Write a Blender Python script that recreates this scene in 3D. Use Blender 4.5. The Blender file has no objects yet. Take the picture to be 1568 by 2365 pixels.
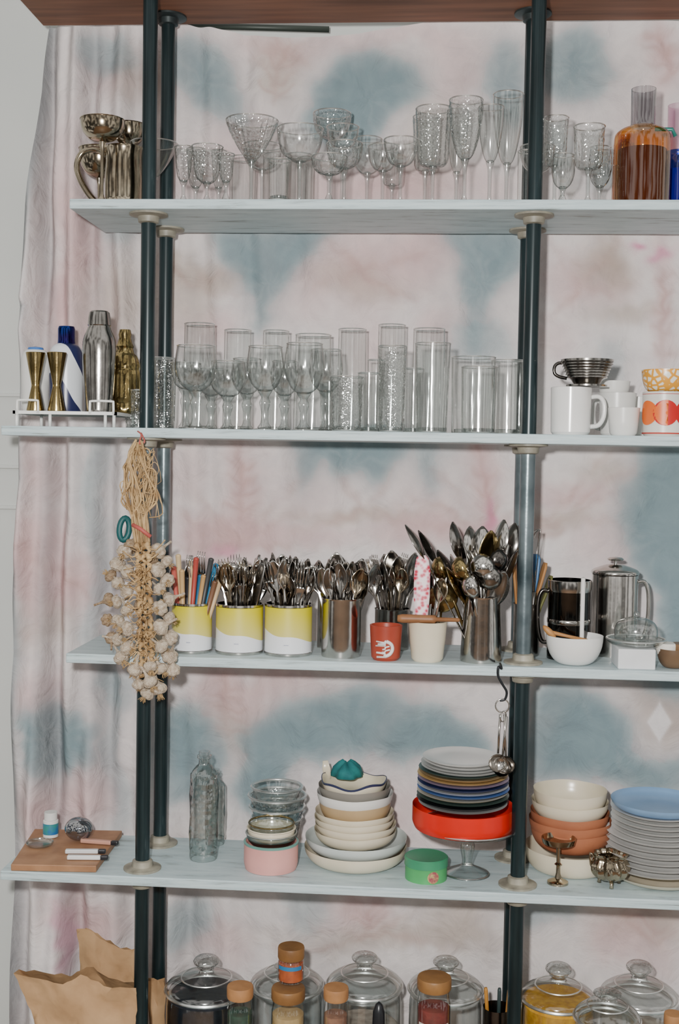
import bpy, math, random
import numpy as np
from mathutils import Matrix, Vector, Euler
random.seed(7)
PI=math.pi
# ---------------------------------------------------------------- camera
CX,CY,CZ=0.52525,-2.2,1.62
F=2805.73
RM=Matrix.Rotation(0.07608,3,'Z')@Matrix.Rotation(PI/2-0.04778,3,'X')@Matrix.Rotation(0.01737,3,'Z')
CP=Vector((CX,CY,CZ))
cd=bpy.data.cameras.new('camera'); cam=bpy.data.objects.new('camera',cd)
bpy.context.collection.objects.link(cam)
cam.matrix_world=Matrix.Translation(CP)@RM.to_4x4()
cd.sensor_fit='VERTICAL'; cd.sensor_height=36; cd.lens=36*F/2365; cd.clip_start=0.05
bpy.context.scene.camera=cam
def ray(u,v,Y):
    d=RM@Vector(((u-784)/F,(1182.5-v)/F,-1)); t=(Y-CY)/d.y; p=CP+d*t
    return p.x,p.z
def gnd(u,v,Z):
    d=RM@Vector(((u-784)/F,(1182.5-v)/F,-1)); t=(Z-CZ)/d.z; p=CP+d*t
    return p.x,p.y
def proj(X,Y,Z):
    q=RM.transposed()@(Vector((X,Y,Z))-CP); return 784+F*q.x/-q.z,1182.5-F*q.y/-q.z
def xat(u,Y,Z):
    a,b=-1.,2.
    for _ in range(3):
        ua=proj(a,Y,Z)[0]; ub=proj(b,Y,Z)[0]; m=a+(u-ua)/(ub-ua)*(b-a); a,b=m-.01,m+.01
    return m
def sc(Y): return (2.2+Y)/F
ZS={1:2.068,2:1.6608,3:1.2483,4:.8405,5:.43}
TH=.0175; YF,YB=-.045,.19; XR,D=.69492,.14639
def loc(u,w,vt,Y,Z0):
    r=w/2*sc(Y)
    Yt=Y-r if vt<1080 else Y+r
    X,Zt=ray(u,vt,Yt); h=Zt-Z0
    return xat(u,Y,Z0+h/2),h,r
# registry so that things on one shelf stand clear of each other and of the pipes
PL={k:[(0,0,.016),(XR,0,.016),(0,D,.016),(XR,D,.016)] for k in ZS}
def settle(u,w,vt,Y,sh,ft=1.):
    best=None
    for dy in sorted([i*.006 for i in range(-30,31)],key=abs):
        y=Y+dy
        if not -.022<=y<=.162: continue
        X,h,R=loc(u,w,vt,y,ZS[sh]); R_=R*ft
        pen=sum(max(0,R_+r-math.hypot(X-x,y-yy)) for x,yy,r in PL[sh])
        if best is None or pen<best[0]-1e-5: best=(pen,y,X,R_)
        if pen<=.0005: break
    PL[sh].append((best[2],best[1],best[3])); return best[1]
# ---------------------------------------------------------------- materials
def lin(c):
    o=[]
    for x in c[:3]:
        x=x/255.; o.append(x/12.92 if x<=.04045 else ((x+.055)/1.055)**2.4)
    return (*o,1)
MC={}
def nodes(name):
    m=bpy.data.materials.new(name); m.use_nodes=True; nt=m.node_tree
    return m,nt,nt.nodes,nt.links,nt.nodes['Principled BSDF']
def mat(name,c,rough=.5,metal=0.,c2=None,ns=12.,bump=0.,spec=.5,coat=0.,bs=60.,amt=.5,bd=.004):
    if name in MC: return MC[name]
    m,nt,N,L,b=nodes(name)
    b.inputs['Roughness'].default_value=rough; b.inputs['Metallic'].default_value=metal
    b.inputs['Specular IOR Level'].default_value=spec; b.inputs['Coat Weight'].default_value=coat
    tc=N.new('ShaderNodeTexCoord'); no=N.new('ShaderNodeTexNoise'); no.inputs['Scale'].default_value=ns; no.inputs['Detail'].default_value=4
    L.new(tc.outputs['Object'],no.inputs['Vector'])
    r=N.new('ShaderNodeValToRGB'); r.color_ramp.elements[0].position=.5-amt*.4; r.color_ramp.elements[1].position=.5+amt*.4
    if c2 is None: c2=[x*.9 for x in c]
    r.color_ramp.elements[0].color=lin(c2); r.color_ramp.elements[1].color=lin(c)
    L.new(no.outputs['Fac'],r.inputs['Fac']); L.new(r.outputs['Color'],b.inputs['Base Color'])
    if bump:
        n2=N.new('ShaderNodeTexNoise'); n2.inputs['Scale'].default_value=bs; n2.inputs['Detail'].default_value=3
        L.new(tc.outputs['Object'],n2.inputs['Vector'])
        bp=N.new('ShaderNodeBump'); bp.inputs['Strength'].default_value=bump; bp.inputs['Distance'].default_value=bd
        L.new(n2.outputs['Fac'],bp.inputs['Height']); L.new(bp.outputs['Normal'],b.inputs['Normal'])
    MC[name]=m; return m
def glass(name,ctr=(.95,.965,.96),edge=(.22,.25,.24),refl=.6,base=.085,rough=.08,cut=0,pos=.55,cs=.5):
    if name in MC: return MC[name]
    m=bpy.data.materials.new(name); m.use_nodes=True; nt=m.node_tree; N=nt.nodes; L=nt.links; N.clear()
    o=N.new('ShaderNodeOutputMaterial'); mx=N.new('ShaderNodeMixShader'); t=N.new('ShaderNodeBsdfTransparent'); g=N.new('ShaderNodeBsdfGlossy')
    tc=N.new('ShaderNodeTexCoord')
    if cut: no=N.new('ShaderNodeTexVoronoi'); no.inputs['Scale'].default_value=cut; ho=no.outputs['Distance']
    else: no=N.new('ShaderNodeTexNoise'); no.inputs['Scale'].default_value=30; no.inputs['Detail'].default_value=0; ho=no.outputs['Fac']
    L.new(tc.outputs['Object'],no.inputs['Vector']); bp=N.new('ShaderNodeBump'); bp.inputs['Strength'].default_value=cs if cut else .2; bp.inputs['Distance'].default_value=.004
    L.new(ho,bp.inputs['Height']); L.new(bp.outputs['Normal'],g.inputs['Normal'])
    lw=N.new('ShaderNodeLayerWeight'); lw.inputs['Blend'].default_value=.5
    if cut: L.new(bp.outputs['Normal'],lw.inputs['Normal'])
    rp=N.new('ShaderNodeValToRGB'); e=rp.color_ramp.elements; e[0].position=pos; e[0].color=(*ctr,1); e[1].position=.96; e[1].color=(*edge,1)
    L.new(lw.outputs['Facing'],rp.inputs['Fac']); L.new(rp.outputs['Color'],t.inputs['Color'])
    p=N.new('ShaderNodeMath'); p.operation='POWER'; p.inputs[1].default_value=3; L.new(lw.outputs['Facing'],p.inputs[0])
    ma=N.new('ShaderNodeMath'); ma.operation='MULTIPLY_ADD'; ma.inputs[1].default_value=refl; ma.inputs[2].default_value=base; ma.use_clamp=True
    L.new(p.outputs[0],ma.inputs[0]); L.new(ma.outputs[0],mx.inputs['Fac'])
    g.inputs['Roughness'].default_value=rough; g.inputs['Color'].default_value=(1,1,.98,1)
    L.new(t.outputs[0],mx.inputs[1]); L.new(g.outputs[0],mx.inputs[2]); L.new(mx.outputs[0],o.inputs['Surface'])
    MC[name]=m; return m
GL=glass('clear_glass'); GT=glass('thick_glass',(.87,.895,.89),(.10,.13,.13),.6,.15,.12)
GG=glass('goblet_glass',(.91,.93,.925),(.10,.12,.12),.7,.13,.11,pos=.45)
GC=glass('cut_glass',(.90,.92,.915),(.10,.13,.13),.7,.15,.12,cut=170,pos=.42,cs=.4)
GR_=glass('glass_rim',(.9,.92,.92),(.6,.63,.63),.5,.6,.3)
GS=glass('smoky_glass',(.60,.60,.62),(.2,.2,.22),.6,.1); GA=glass('amber_glass',(.88,.62,.32),(.7,.36,.1),.4,.09)
GB=glass('blue_glass',(.08,.16,.6),(.03,.06,.3),.5,.08); GPk=glass('lilac_glass',(.85,.62,.75),(.6,.4,.52),.4,.2,.3)
STEEL=mat('polished_steel',(214,211,206),.16,1,(176,171,165),20,.12,bs=25)
DSTEEL=mat('dark_steel',(170,167,162),.19,1,(128,124,119),25,.15,bs=30)
DK=mat('darkened_steel',(112,108,104),.2,1,(72,68,65),25,.15,bs=30)
SILVER=mat('tarnished_silver',(196,184,162),.15,1,(130,117,98),18,.12,bs=25)
BRASS=mat('brass',(182,162,114),.2,1,(122,104,66),18,.1)
WOODL=mat('pale_wood',(190,140,85),.55,0,(150,100,55),14,.1)
WHITE=mat('white_enamel',(226,225,220),.3,0,(212,211,208),8)
CREAM=mat('cream_glaze',(222,212,190),.25,0,(204,193,168),9)
PORC=mat('white_porcelain',(230,229,226),.18,0,(216,216,214),9)
TERRA=mat('terracotta_clay',(178,112,78),.6,0,(152,90,62),12,.1)
# ---------------------------------------------------------------- geometry helpers
class Geo:
    def __init__(s): s.v=[]; s.f=[]; s.m=[]
    def add(s,vf,mi=0,M=None):
        v,f=vf; o=len(s.v)
        s.v+= [tuple(M@Vector(p)) for p in v] if M is not None else list(v)
        s.f+=[tuple(i+o for i in q) for q in f]; s.m+=[mi]*len(f); return s
    def mesh(s,name,mats,smooth=True,sharp=None):
        me=bpy.data.meshes.new(name); me.from_pydata(s.v,[],s.f)
        for m in (mats if isinstance(mats,(list,tuple)) else [mats]): me.materials.append(m)
        me.polygons.foreach_set('material_index',s.m); me.polygons.foreach_set('use_smooth',[smooth]*len(s.f))
        me.update()
        if sharp: 
            try: me.set_sharp_from_angle(angle=sharp)
            except Exception: pass
        return me
def lathe(prof,n=32,rib=None,wob=None):
    v=[];f=[];rings=[]
    for k,(r,z) in enumerate(prof):
        if r<1e-6: rings.append([len(v)]); v.append((0,0,z)); continue
        ring=[]
        for i in range(n):
            a=2*PI*i/n; rr=r; zz=z
            if rib and rib[2]<=z<=rib[3]: rr=r*(1+rib[1]*math.cos(rib[0]*a+ (rib[4]*z if len(rib)>4 else 0)))
            if wob: rr*=1+wob[0]*math.sin(3*a+1)+wob[0]*.6*math.sin(7*a); zz=z*(1+wob[1]*math.sin(5*a)+wob[1]*.7*math.sin(2*a+2))
            ring.append(len(v)); v.append((rr*math.cos(a),rr*math.sin(a),zz))
        rings.append(ring)
    for a,b in zip(rings,rings[1:]):
        if len(a)==1 and len(b)==1: continue
        for i in range(n):
            j=(i+1)%n
            if len(a)==1: f.append((a[0],b[j],b[i]))
            elif len(b)==1: f.append((a[i],a[j],b[0]))
            else: f.append((a[i],a[j],b[j],b[i]))
    return v,f
def lip(R,z,r=.0011,n=40): return lathe([(R+r*math.cos(2*PI*k/6),z+r*math.sin(2*PI*k/6)) for k in range(7)],n)
def cr(pts,k=4):
    out=[]; P=[pts[0]]+list(pts)+[pts[-1]]
    for i in range(1,len(P)-2):
        p0,p1,p2,p3=[np.array(P[i+j],float) for j in (-1,0,1,2)]
        for t in np.arange(k)/k:
            q=.5*((2*p1)+(-p0+p2)*t+(2*p0-5*p1+4*p2-p3)*t*t+(-p0+3*p1-3*p2+p3)*t**3); q=list(q)
            if len(q)==2: q[0]=max(q[0],0)
            out.append(tuple(q))
    out.append(tuple(pts[-1])); return out
def tube(pts,r,n=8,closed=False,cap=True):
    P=[Vector(p) for p in pts]; m=len(P); v=[];f=[]
    up=Vector((.13,.27,.95)); 
    for i,p in enumerate(P):
        a=P[(i-1)%m] if closed or i>0 else p; b=P[(i+1)%m] if closed or i<m-1 else p
        t=(b-a).normalized()
        s=t.cross(up)
        if s.length<.05: s=t.cross(Vector((1,0,0)))
        s.normalize(); w=s.cross(t).normalized(); up=w
        rr=r[i] if isinstance(r,(list,tuple)) else r
        for k in range(n):
            an=2*PI*k/n; q=p+s*math.cos(an)*rr+w*math.sin(an)*rr; v.append(tuple(q))
    for i in range(m if closed else m-1):
        j=(i+1)%m
        for k in range(n):
            l=(k+1)%n; f.append((i*n+k,i*n+l,j*n+l,j*n+k))
    if not closed and cap: f.append(tuple(range(n-1,-1,-1))); f.append(tuple((m-1)*n+k for k in range(n)))
    return v,f
def box(x0,x1,y0,y1,z0,z1):
    v=[(x,y,z) for x in (x0,x1) for y in (y0,y1) for z in (z0,z1)]
    f=[(0,1,3,2),(4,6,7,5),(0,4,5,1),(2,3,7,6),(0,2,6,4),(1,5,7,3)]
    return v,f
def ribbon(st,th=.0012,c=5):
    v=[];f=[]; n=2*c
    for (z,w,yo,cup) in st:
        ts=[-1+2*i/(c-1) for i in range(c)]
        for t in ts: v.append((w*t,yo+cup*(1-t*t),z))
        for t in reversed(ts): v.append((w*t*.97,yo+cup*(1-t*t)+th,z))
    for i in range(len(st)-1):
        for k in range(n):
            l=(k+1)%n; f.append((i*n+k,i*n+l,(i+1)*n+l,(i+1)*n+k))
    f.append(tuple(range(n-1,-1,-1))); f.append(tuple((len(st)-1)*n+k for k in range(n)))
    return v,f
def ball(r,n=20,sx=1,sy=1,sz=1,c=(0,0,0)):
    v,f=lathe([(r*math.sin(PI*i/12),-r*math.cos(PI*i/12)) if 0<i<12 else (0,-r if i==0 else r) for i in range(13)],n)
    return [(x*sx+c[0],y*sy+c[1],z*sz+c[2]) for x,y,z in v],f
def link(o): bpy.context.collection.objects.link(o)
def obj(name,me,parent=None,l=(0,0,0),rot=(0,0,0),label=None,cat=None,group=None,bev=0):
    o=bpy.data.objects.new(name,me); link(o); o.location=l; o.rotation_euler=rot
    if parent: o.parent=parent
    if label: o['label']=label
    if cat: o['category']=cat
    if group: o['group']=group
    if bev:
        b=o.modifiers.new('bevel','BEVEL'); b.width=bev; b.segments=2; b.limit_method='ANGLE'
    return o
def thing(name,label,cat,l,group=None,rot=(0,0,0)):
    o=obj(name,None,None,l,rot,label,cat,group); o.empty_display_size=.02; return o
def lo(name,prof,m,parent=None,l=(0,0,0),n=32,rib=None,wob=None,smooth=True,**k):
    return obj(name,Geo().add(lathe(prof,n,rib,wob)).mesh(name,m,smooth,.6),parent,l,**k)
def bowlprof(R,h,rb,t=.003,shape='round',foot=True):
    o=[];i=[];K=9
    for k in range(K+1):
        s=k/K
        if shape=='round': r=math.sin(s*PI/2); z=1-math.cos(s*PI/2)
        elif shape=='plate': r=s; z=s**2.2
        elif shape=='straight': r=min(1,s*3)**.7 if s<.34 else 1; z=0 if s<.1 else (s-.1)/.9
        else: r=s**.7; z=s
        o.append((rb+(R-rb)*r,h*z)); i.append((max(rb-t,.001)+(R-rb)*r,t+(h-t)*z))
    return [(0,.0)]+[(rb*.99,0)]+o+list(reversed(i[:-1]))+[(0,t)]
# ---------------------------------------------------------------- room
wallm=mat('painted_wall',(206,208,204),.7,0,(197,200,197),3,.05)
def struct(name,g,m,bev=0):
    o=obj(name,g.mesh(name,m,False),bev=bev); o['kind']='structure'; return o
struct('wall_back',Geo().add(box(-1.6,2.6,.36,.46,0,3.2)),wallm)
struct('floor',Geo().add(box(-1.6,2.6,-3.2,.46,-.08,0)),mat('floor_boards',(120,95,72),.5,0,(90,68,50),6,.1))
for k,v in enumerate((912,1078,1172)):
    z=ray(15,v,.35)[1]
    struct('trim_%d'%(k+1),Geo().add(box(-1.6,2.6,.352,.36,z-.004,z+.004)),wallm,.002)
# ---------------------------------------------------------------- shelving
def plymat():
    m,nt,N,L,b=nodes('raw_wood_board'); tc=N.new('ShaderNodeTexCoord'); mp=N.new('ShaderNodeMapping'); mp.inputs['Scale'].default_value=(1.2,14,14)
    no=N.new('ShaderNodeTexNoise'); no.inputs['Scale'].default_value=3; no.inputs['Detail'].default_value=6
    L.new(tc.outputs['Object'],mp.inputs[0]); L.new(mp.outputs[0],no.inputs['Vector'])
    r=N.new('ShaderNodeValToRGB'); r.color_ramp.elements[0].position=.3; r.color_ramp.elements[1].position=.7
    r.color_ramp.elements[0].color=lin((88,54,36)); r.color_ramp.elements[1].color=lin((130,86,62)); L.new(no.outputs['Fac'],r.inputs[0]); L.new(r.outputs[0],b.inputs['Base Color']); b.inputs['Roughness'].default_value=.6
    return m
def shelfmat():
    m,nt,N,L,b=nodes('worn_painted_shelf'); tc=N.new('ShaderNodeTexCoord'); mp=N.new('ShaderNodeMapping'); mp.inputs['Scale'].default_value=(1.5,8,30)
    no=N.new('ShaderNodeTexNoise'); no.inputs['Scale'].default_value=6; no.inputs['Detail'].default_value=8; no.inputs['Roughness'].default_value=.7
    L.new(tc.outputs['Object'],mp.inputs[0]); L.new(mp.outputs[0],no.inputs['Vector'])
    r=N.new('ShaderNodeValToRGB'); e=r.color_ramp.elements
    e[0].position=.3; e[0].color=lin((122,128,124)); e[1].position=.44; e[1].color=lin((176,194,198)); x=e.new(.72); x.color=lin((200,214,216))
    L.new(no.outputs['Fac'],r.inputs[0]); L.new(r.outputs[0],b.inputs['Base Color']); b.inputs['Roughness'].default_value=.5
    bp=N.new('ShaderNodeBump'); bp.inputs['Strength'].default_value=.3; bp.inputs['Distance'].default_value=.003; L.new(no.outputs['Fac'],bp.inputs['Height']); L.new(bp.outputs[0],b.inputs['Normal'])
    return m
SH=shelfmat()
ztop=ray(402,38,D)[1]
def xl(u,v,Y=YF): return ray(u,v,Y)[0]
ends={1:xl(160,470),2:xl(2,998),3:xl(152,1520),4:xl(0,2020),5:-.45}
for k in ZS:
    obj('shelf_board',Geo().add(box(0,1.35-ends[k],YF if k<5 else -.095,YB,-TH,0)).mesh('shelf_board',SH,False),None,(ends[k],0,ZS[k]),bev=.002,label='long white-painted worn wooden shelf board on metal pipes',cat='shelf',group='painted shelf boards')
xtl=ray(100,48,YB)[0]
obj('top_board',Geo().add(box(0,1.35-xtl,YF,YB,0,.02)).mesh('top_board',plymat(),False),None,(xtl,0,ztop),label='unpainted brown wooden board on top of the pipes',cat='shelf',bev=.001)
def pipemat():
    m,nt,N,L,b=nodes('dark_pipe'); tc=N.new('ShaderNodeTexCoord'); mp=N.new('ShaderNodeMapping'); mp.inputs['Scale'].default_value=(30,30,3)
    no=N.new('ShaderNodeTexNoise'); no.inputs['Scale'].default_value=2; no.inputs['Detail'].default_value=7
    L.new(tc.outputs['Object'],mp.inputs[0]); L.new(mp.outputs[0],no.inputs['Vector'])
    r=N.new('ShaderNodeValToRGB'); e=r.color_ramp.elements; e[0].position=.3; e[0].color=lin((14,26,28)); e[1].position=.62; e[1].color=lin((32,48,51)); x=e.new(.8); x.color=lin((100,112,114))
    L.new(no.outputs['Fac'],r.inputs[0]); L.new(r.outputs[0],b.inputs['Base Color']); b.inputs['Roughness'].default_value=.3; b.inputs['Metallic'].default_value=.25
    return m
PIPE=pipemat(); FLG=mat('bone_painted_flange',(168,163,146),.5,0,(96,92,82),30,.3,amt=.6); DFLG=mat('dark_flange',(64,72,72),.4,.4,(36,44,46),20)
WORN=mat('worn_pipe',(134,146,150),.3,.5,(34,52,58),9,.1,bs=60,amt=.5)
levels=[(5,0,ZS[5]-TH),(4,ZS[5],ZS[4]-TH),(3,ZS[4],ZS[3]-TH),(2,ZS[3],ZS[2]-TH),(1,ZS[2],ZS[1]-TH),(0,ZS[1],ztop)]
PR=.0134
for (X,Y) in ((0,0),(XR,0),(0,D),(XR,D)):
    for k,za,zb in levels:
        m=WORN if (k==2) else PIPE; hh=zb-za
        p=thing('pipe_post','dark metal pipe post screwed between shelf boards' if k!=2 else 'worn blue-grey metal pipe post between shelf boards','pipe',(X,Y,za),'metal pipe posts')
        lo('pipe',[(0,0),(PR,0),(PR,hh),(0,hh)],m,p,n=24)
        fp=[(0,0),(.035,0),(.035,.0035),(.02,.006),(.0185,.016),(.0145,.018),(0,.018)]
        if k not in (0,1): lo('pipe_flange',fp,FLG,p,n=24)
        lo('pipe_flange',[(r,hh-z) for r,z in fp],DFLG if k==0 else FLG,p,n=24)
# ---------------------------------------------------------------- curtain
def build_curtain():
    nx,nz=600,760
    edge=[(40,103),(200,90),(400,68),(550,50),(685,37),(705,54),(760,42),(840,52),(1000,47),(1100,45),(1180,24),(1250,24),(1320,38),(1500,42),(1620,34),(1750,26),(2000,22),(2365,14),(2700,10)]
    ev=np.array([e[0] for e in edge],float); eu=np.array([e[1] for e in edge],float)
    top=[(90,48),(400,52),(500,68),(620,82),(740,86),(860,70),(1000,50),(1300,46),(1700,46)]
    tu=np.array([t[0] for t in top],float); tv=np.array([t[1] for t in top],float)
    T,S=np.meshgrid(np.linspace(0,1,nz),np.linspace(0,1,nx),indexing='ij')
    S=S**1.15
    V0=40+T*(2640-40); UL=np.interp(V0,ev,eu); U=UL+S*(1900-UL)
    vt=np.interp(U,tu,tv); V=vt+T*(2640-vt)
    Yc=.235
    d0=np.array(RM); dx=(U-784)/F; dy=(1182.5-V)/F
    dd=[d0[i,0]*dx+d0[i,1]*dy-d0[i,2] for i in range(3)]
    t=(Yc-CY)/dd[1]; X=CX+dd[0]*t; Z=CZ+dd[2]*t
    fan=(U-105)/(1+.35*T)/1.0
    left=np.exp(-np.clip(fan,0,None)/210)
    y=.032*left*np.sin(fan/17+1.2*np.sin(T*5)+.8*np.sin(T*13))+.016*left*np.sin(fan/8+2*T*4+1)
    y+=.006*np.sin(U/95+np.sin(V/210)*1.7)*np.sin(V/330+U/500)+.003*np.sin((U+V)/47)+.0025*np.sin((U-V*1.3)/61)
    y+=.006*np.maximum(0,np.sin(U/60+V/400+1.5*np.sin(V/260)))**6+.004*np.maximum(0,np.sin(U/41-V/700+1.1*np.sin(V/330)))**8
    y+=.018*np.exp(-((U-UL)/14)**2)
    Y=Yc+y
    def nz2(s,seed,n=7):
        r=np.random.RandomState(seed); o=np.zeros_like(U)
        for a in range(n):
            th=r.rand()*6.28; k=(1+r.rand()*1.6)/s; o+=np.sin((U*np.cos(th)+V*np.sin(th))*k+r.rand()*6.28)
        return o/2.6
    Uw=U+nz2(60,1)*12+nz2(16,2)*5; Vw=V+nz2(64,3)*12+nz2(15,4)*5
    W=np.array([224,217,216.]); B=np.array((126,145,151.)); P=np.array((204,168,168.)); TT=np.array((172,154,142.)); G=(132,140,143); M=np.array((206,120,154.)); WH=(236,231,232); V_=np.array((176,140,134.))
    C=np.zeros(U.shape+(3,))+W
    def mixin(w,c):
        nonlocal C
        C=C*(1-w[...,None])+np.array(c,float)*w[...,None]
    soft=[(640,110,90,30,P,.6),(400,110,50,50,P,.4),(700,430,150,60,P,.6),(900,430,120,60,P,.7),(1000,320,50,90,TT,.5),(1050,160,50,80,P,.5),(860,90,160,22,P,.5),(560,330,60,60,P,.5),(450,400,60,60,P,.6),(1525,120,26,70,P,.8),(1500,330,60,90,P,.4),(330,180,55,60,TT,.75),(250,160,50,60,P,.4),(640,160,45,60,TT,.6),(960,420,100,40,P,.5),(1130,420,60,40,P,.4),(150,400,50,120,P,.45),
     (470,625,80,32,TT,.8),(420,700,50,60,TT,.6),(480,770,60,50,P,.6),(850,610,150,60,P,.75),(830,650,90,36,TT,.55),(990,560,60,40,P,.7),(850,800,60,90,P,.45),(1010,760,50,50,P,.55),(180,560,45,120,P,.85),(270,700,60,80,TT,.65),(140,700,40,80,P,.85),(180,800,60,70,P,.6),(1350,640,80,50,P,.75),(1405,605,45,45,TT,.9),(1440,720,80,25,TT,.6),(1535,700,26,160,P,.65),(1480,560,15,8,M,.8),(1535,592,25,14,M,.6),(720,700,60,60,P,.4),(1280,780,50,50,P,.4),
     (562,1120,36,110,P,.8),(540,1250,90,50,P,.85),(520,1275,30,10,M,.55),(460,1230,50,40,P,.7),(690,1240,110,24,P,.7),(840,1190,140,18,TT,.6),(960,1230,90,34,P,.75),(1120,1100,34,100,P,.9),(1120,1190,11,34,M,.9),(1060,1230,60,30,P,.7),(1330,1140,90,26,P,.7),(1400,1090,60,28,TT,.55),(1300,1200,70,24,TT,.65),(1400,1260,70,60,P,.5),(700,1140,80,60,P,.35),(980,1170,80,60,P,.4),(430,1090,50,60,P,.4),
     (95,1090,40,60,P,.6),(90,1260,50,70,P,.85),(150,1360,70,60,P,.95),(110,1450,60,40,TT,.6),(60,1350,18,100,P,.5),
     (540,1680,50,60,TT,.7),(520,1600,60,50,P,.85),(650,1580,80,30,P,.7),(600,1650,40,40,P,.5),(960,1570,80,24,P,.6),(860,1880,120,60,P,.6),(110,1860,80,50,P,.8),(210,1800,50,70,P,.7),(90,1600,40,50,P,.7),(1540,1640,70,70,TT,.8),(860,1660,60,24,P,.3),
     (200,2130,70,50,P,.95),(140,2190,16,60,M,.6),(520,2180,50,50,P,.6),(830,2100,60,40,P,.8),(900,2170,230,30,TT,.6),(1050,2120,60,50,TT,.6),(1490,2120,90,50,TT,.85),(1420,2170,60,60,P,.6),(1510,2200,60,60,P,.5)]
    for (bu,bv,su,sv,c,a) in soft:
        q=((Uw-bu)/su)**2+((Vw-bv)/sv)**2
        mixin(a*.9/(1+np.exp((np.sqrt(q)-1.05)*3.2)),c)
    # fans dyed in folds: soft polygons with bleeding edges
    def inpoly(x,y_,poly):
        c=np.zeros(x.shape,bool); n=len(poly)
        for i in range(n):
            x1,y1=poly[i]; x2,y2=poly[(i+1)%n]
            if y1==y2: continue
            k=((y1>y_)!=(y2>y_))&(x<(x2-x1)*(y_-y1)/(y2-y1)+x1); c^=k
        return c
    def blur(a,r):
        for ax in (0,1):
            for _ in range(2):
                p=np.cumsum(np.pad(a,[(r+1,r) if i==ax else (0,0) for i in (0,1)],mode='edge'),axis=ax)
                n=a.shape[ax]
                a=(np.take(p,np.arange(2*r+1,2*r+1+n),axis=ax)-np.take(p,np.arange(0,n),axis=ax))/(2*r+1)
        return a
    fans=[([(385,110),(455,95),(520,140),(560,215),(560,290),(500,262),(440,225),(390,190)],.85),([(205,70),(290,75),(330,120),(300,165),(230,160),(190,120)],.75),
     ([(728,200),(770,160),(790,130),(850,118),(905,135),(945,180),(975,210),(950,240),(905,262),(880,300),(830,330),(760,330),(715,300),(735,250)],1),([(1120,100),(1180,90),(1220,130),(1225,230),(1190,290),(1140,240),(1110,180)],.8),([(1265,90),(1340,70),(1400,110),(1420,170),(1370,230),(1300,240),(1268,190)],.85),([(1225,300),(1300,290),(1330,350),(1270,400),(1225,380)],.35),
     ([(525,533),(770,533),(730,560),(710,600),(680,620),(665,660),(640,690),(626,720),(618,780),(600,790),(594,720),(580,690),(562,680),(545,620),(520,590)],1),([(1020,533),(1215,533),(1200,600),(1180,650),(1150,690),(1130,730),(1118,800),(1094,800),(1090,730),(1070,690),(1050,640),(1060,600)],.95),([(1060,770),(1160,750),(1190,820),(1060,830)],.55),
     ([(680,1005),(960,1005),(930,1050),(895,1070),(870,1105),(845,1120),(820,1095),(770,1085),(745,1060),(720,1100),(695,1130),(680,1080)],1),([(955,1005),(1015,1005),(1024,1060),(1026,1130),(1000,1150),(980,1080)],.85),([(1030,1005),(1080,1010),(1060,1050),(1035,1060)],.5),
     ([(1490,1025),(1600,1020),(1900,1020),(1900,1560),(1500,1560),(1520,1480),(1500,1420),(1530,1380),(1470,1330),(1450,1280),(1470,1240),(1440,1200),(1460,1170),(1445,1140),(1480,1110),(1470,1070)],1),
     ([(555,1710),(600,1665),(650,1650),(690,1625),(760,1600),(840,1590),(905,1600),(960,1625),(1010,1640),(1070,1680),(1120,1720),(1130,1800),(1075,1810),(1030,1790),(1000,1760),(950,1750),(905,1765),(870,1740),(840,1775),(800,1750),(760,1765),(700,1750),(680,1780),(690,1840),(640,1870),(590,1850),(560,1800),(575,1740)],1),
     ([(60,1650),(110,1630),(170,1645),(215,1690),(225,1745),(180,1775),(110,1785),(50,1755)],1),([(215,1560),(290,1560),(300,1640),(235,1640)],.6),([(385,1630),(440,1620),(480,1660),(500,1720),(500,1790),(440,1850),(385,1870)],1),
     ([(1230,1600),(1290,1585),(1350,1590),(1410,1630),(1450,1680),(1445,1730),(1480,1760),(1560,1745),(1620,1760),(1620,1830),(1450,1810),(1400,1790),(1330,1800),(1240,1810),(1225,1700)],1),([(1440,1565),(1600,1560),(1600,1600),(1500,1610)],.7),
     ([(385,2070),(490,2075),(500,2150),(440,2200),(385,2180)],.7),([(640,2060),(760,2065),(740,2130),(680,2150)],.5),([(1215,2060),(1350,2070),(1320,2120),(1220,2130)],.7),([(640,2300),(900,2290),(900,2400),(640,2400)],.4),
     ([(205,1020),(245,1020),(250,1500),(300,1900),(255,1900),(215,1500),(200,1200)],.6),([(230,500),(300,520),(290,580),(230,560)],.6),([(1370,350),(1440,350),(1450,430),(1370,430)],.55),([(1380,800),(1440,800),(1450,880),(1380,880)],.5)]
    for k,(pg,a) in enumerate(fans):
        pc=np.mean(np.array(pg),0); du=Uw-pc[0]; dv=Vw-pc[1]; an=np.arctan2(dv,np.abs(du)); r=np.hypot(du,dv)
        fr=.92*(1+.03*np.sin(an*7+k)+.02*np.sin(an*15+2*k))
        m_=inpoly(pc[0]+du*fr,pc[1]+dv*fr,pg).astype(float)
        mm=.55*blur(m_,4)+.45*blur(m_,12)
        st=1-.07*np.clip(np.sin(an*9+k+nz2(90,k+40,4)),0,1)-.10*np.clip(nz2(34,k+9,5)*.5,0,1)
        mixin(np.clip(mm*a*1.08*st,0,1),B)
        ring_=np.clip(blur(m_,14)-m_,0,1)*.3; mixin(ring_,P)
    vein=np.zeros_like(U)
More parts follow.
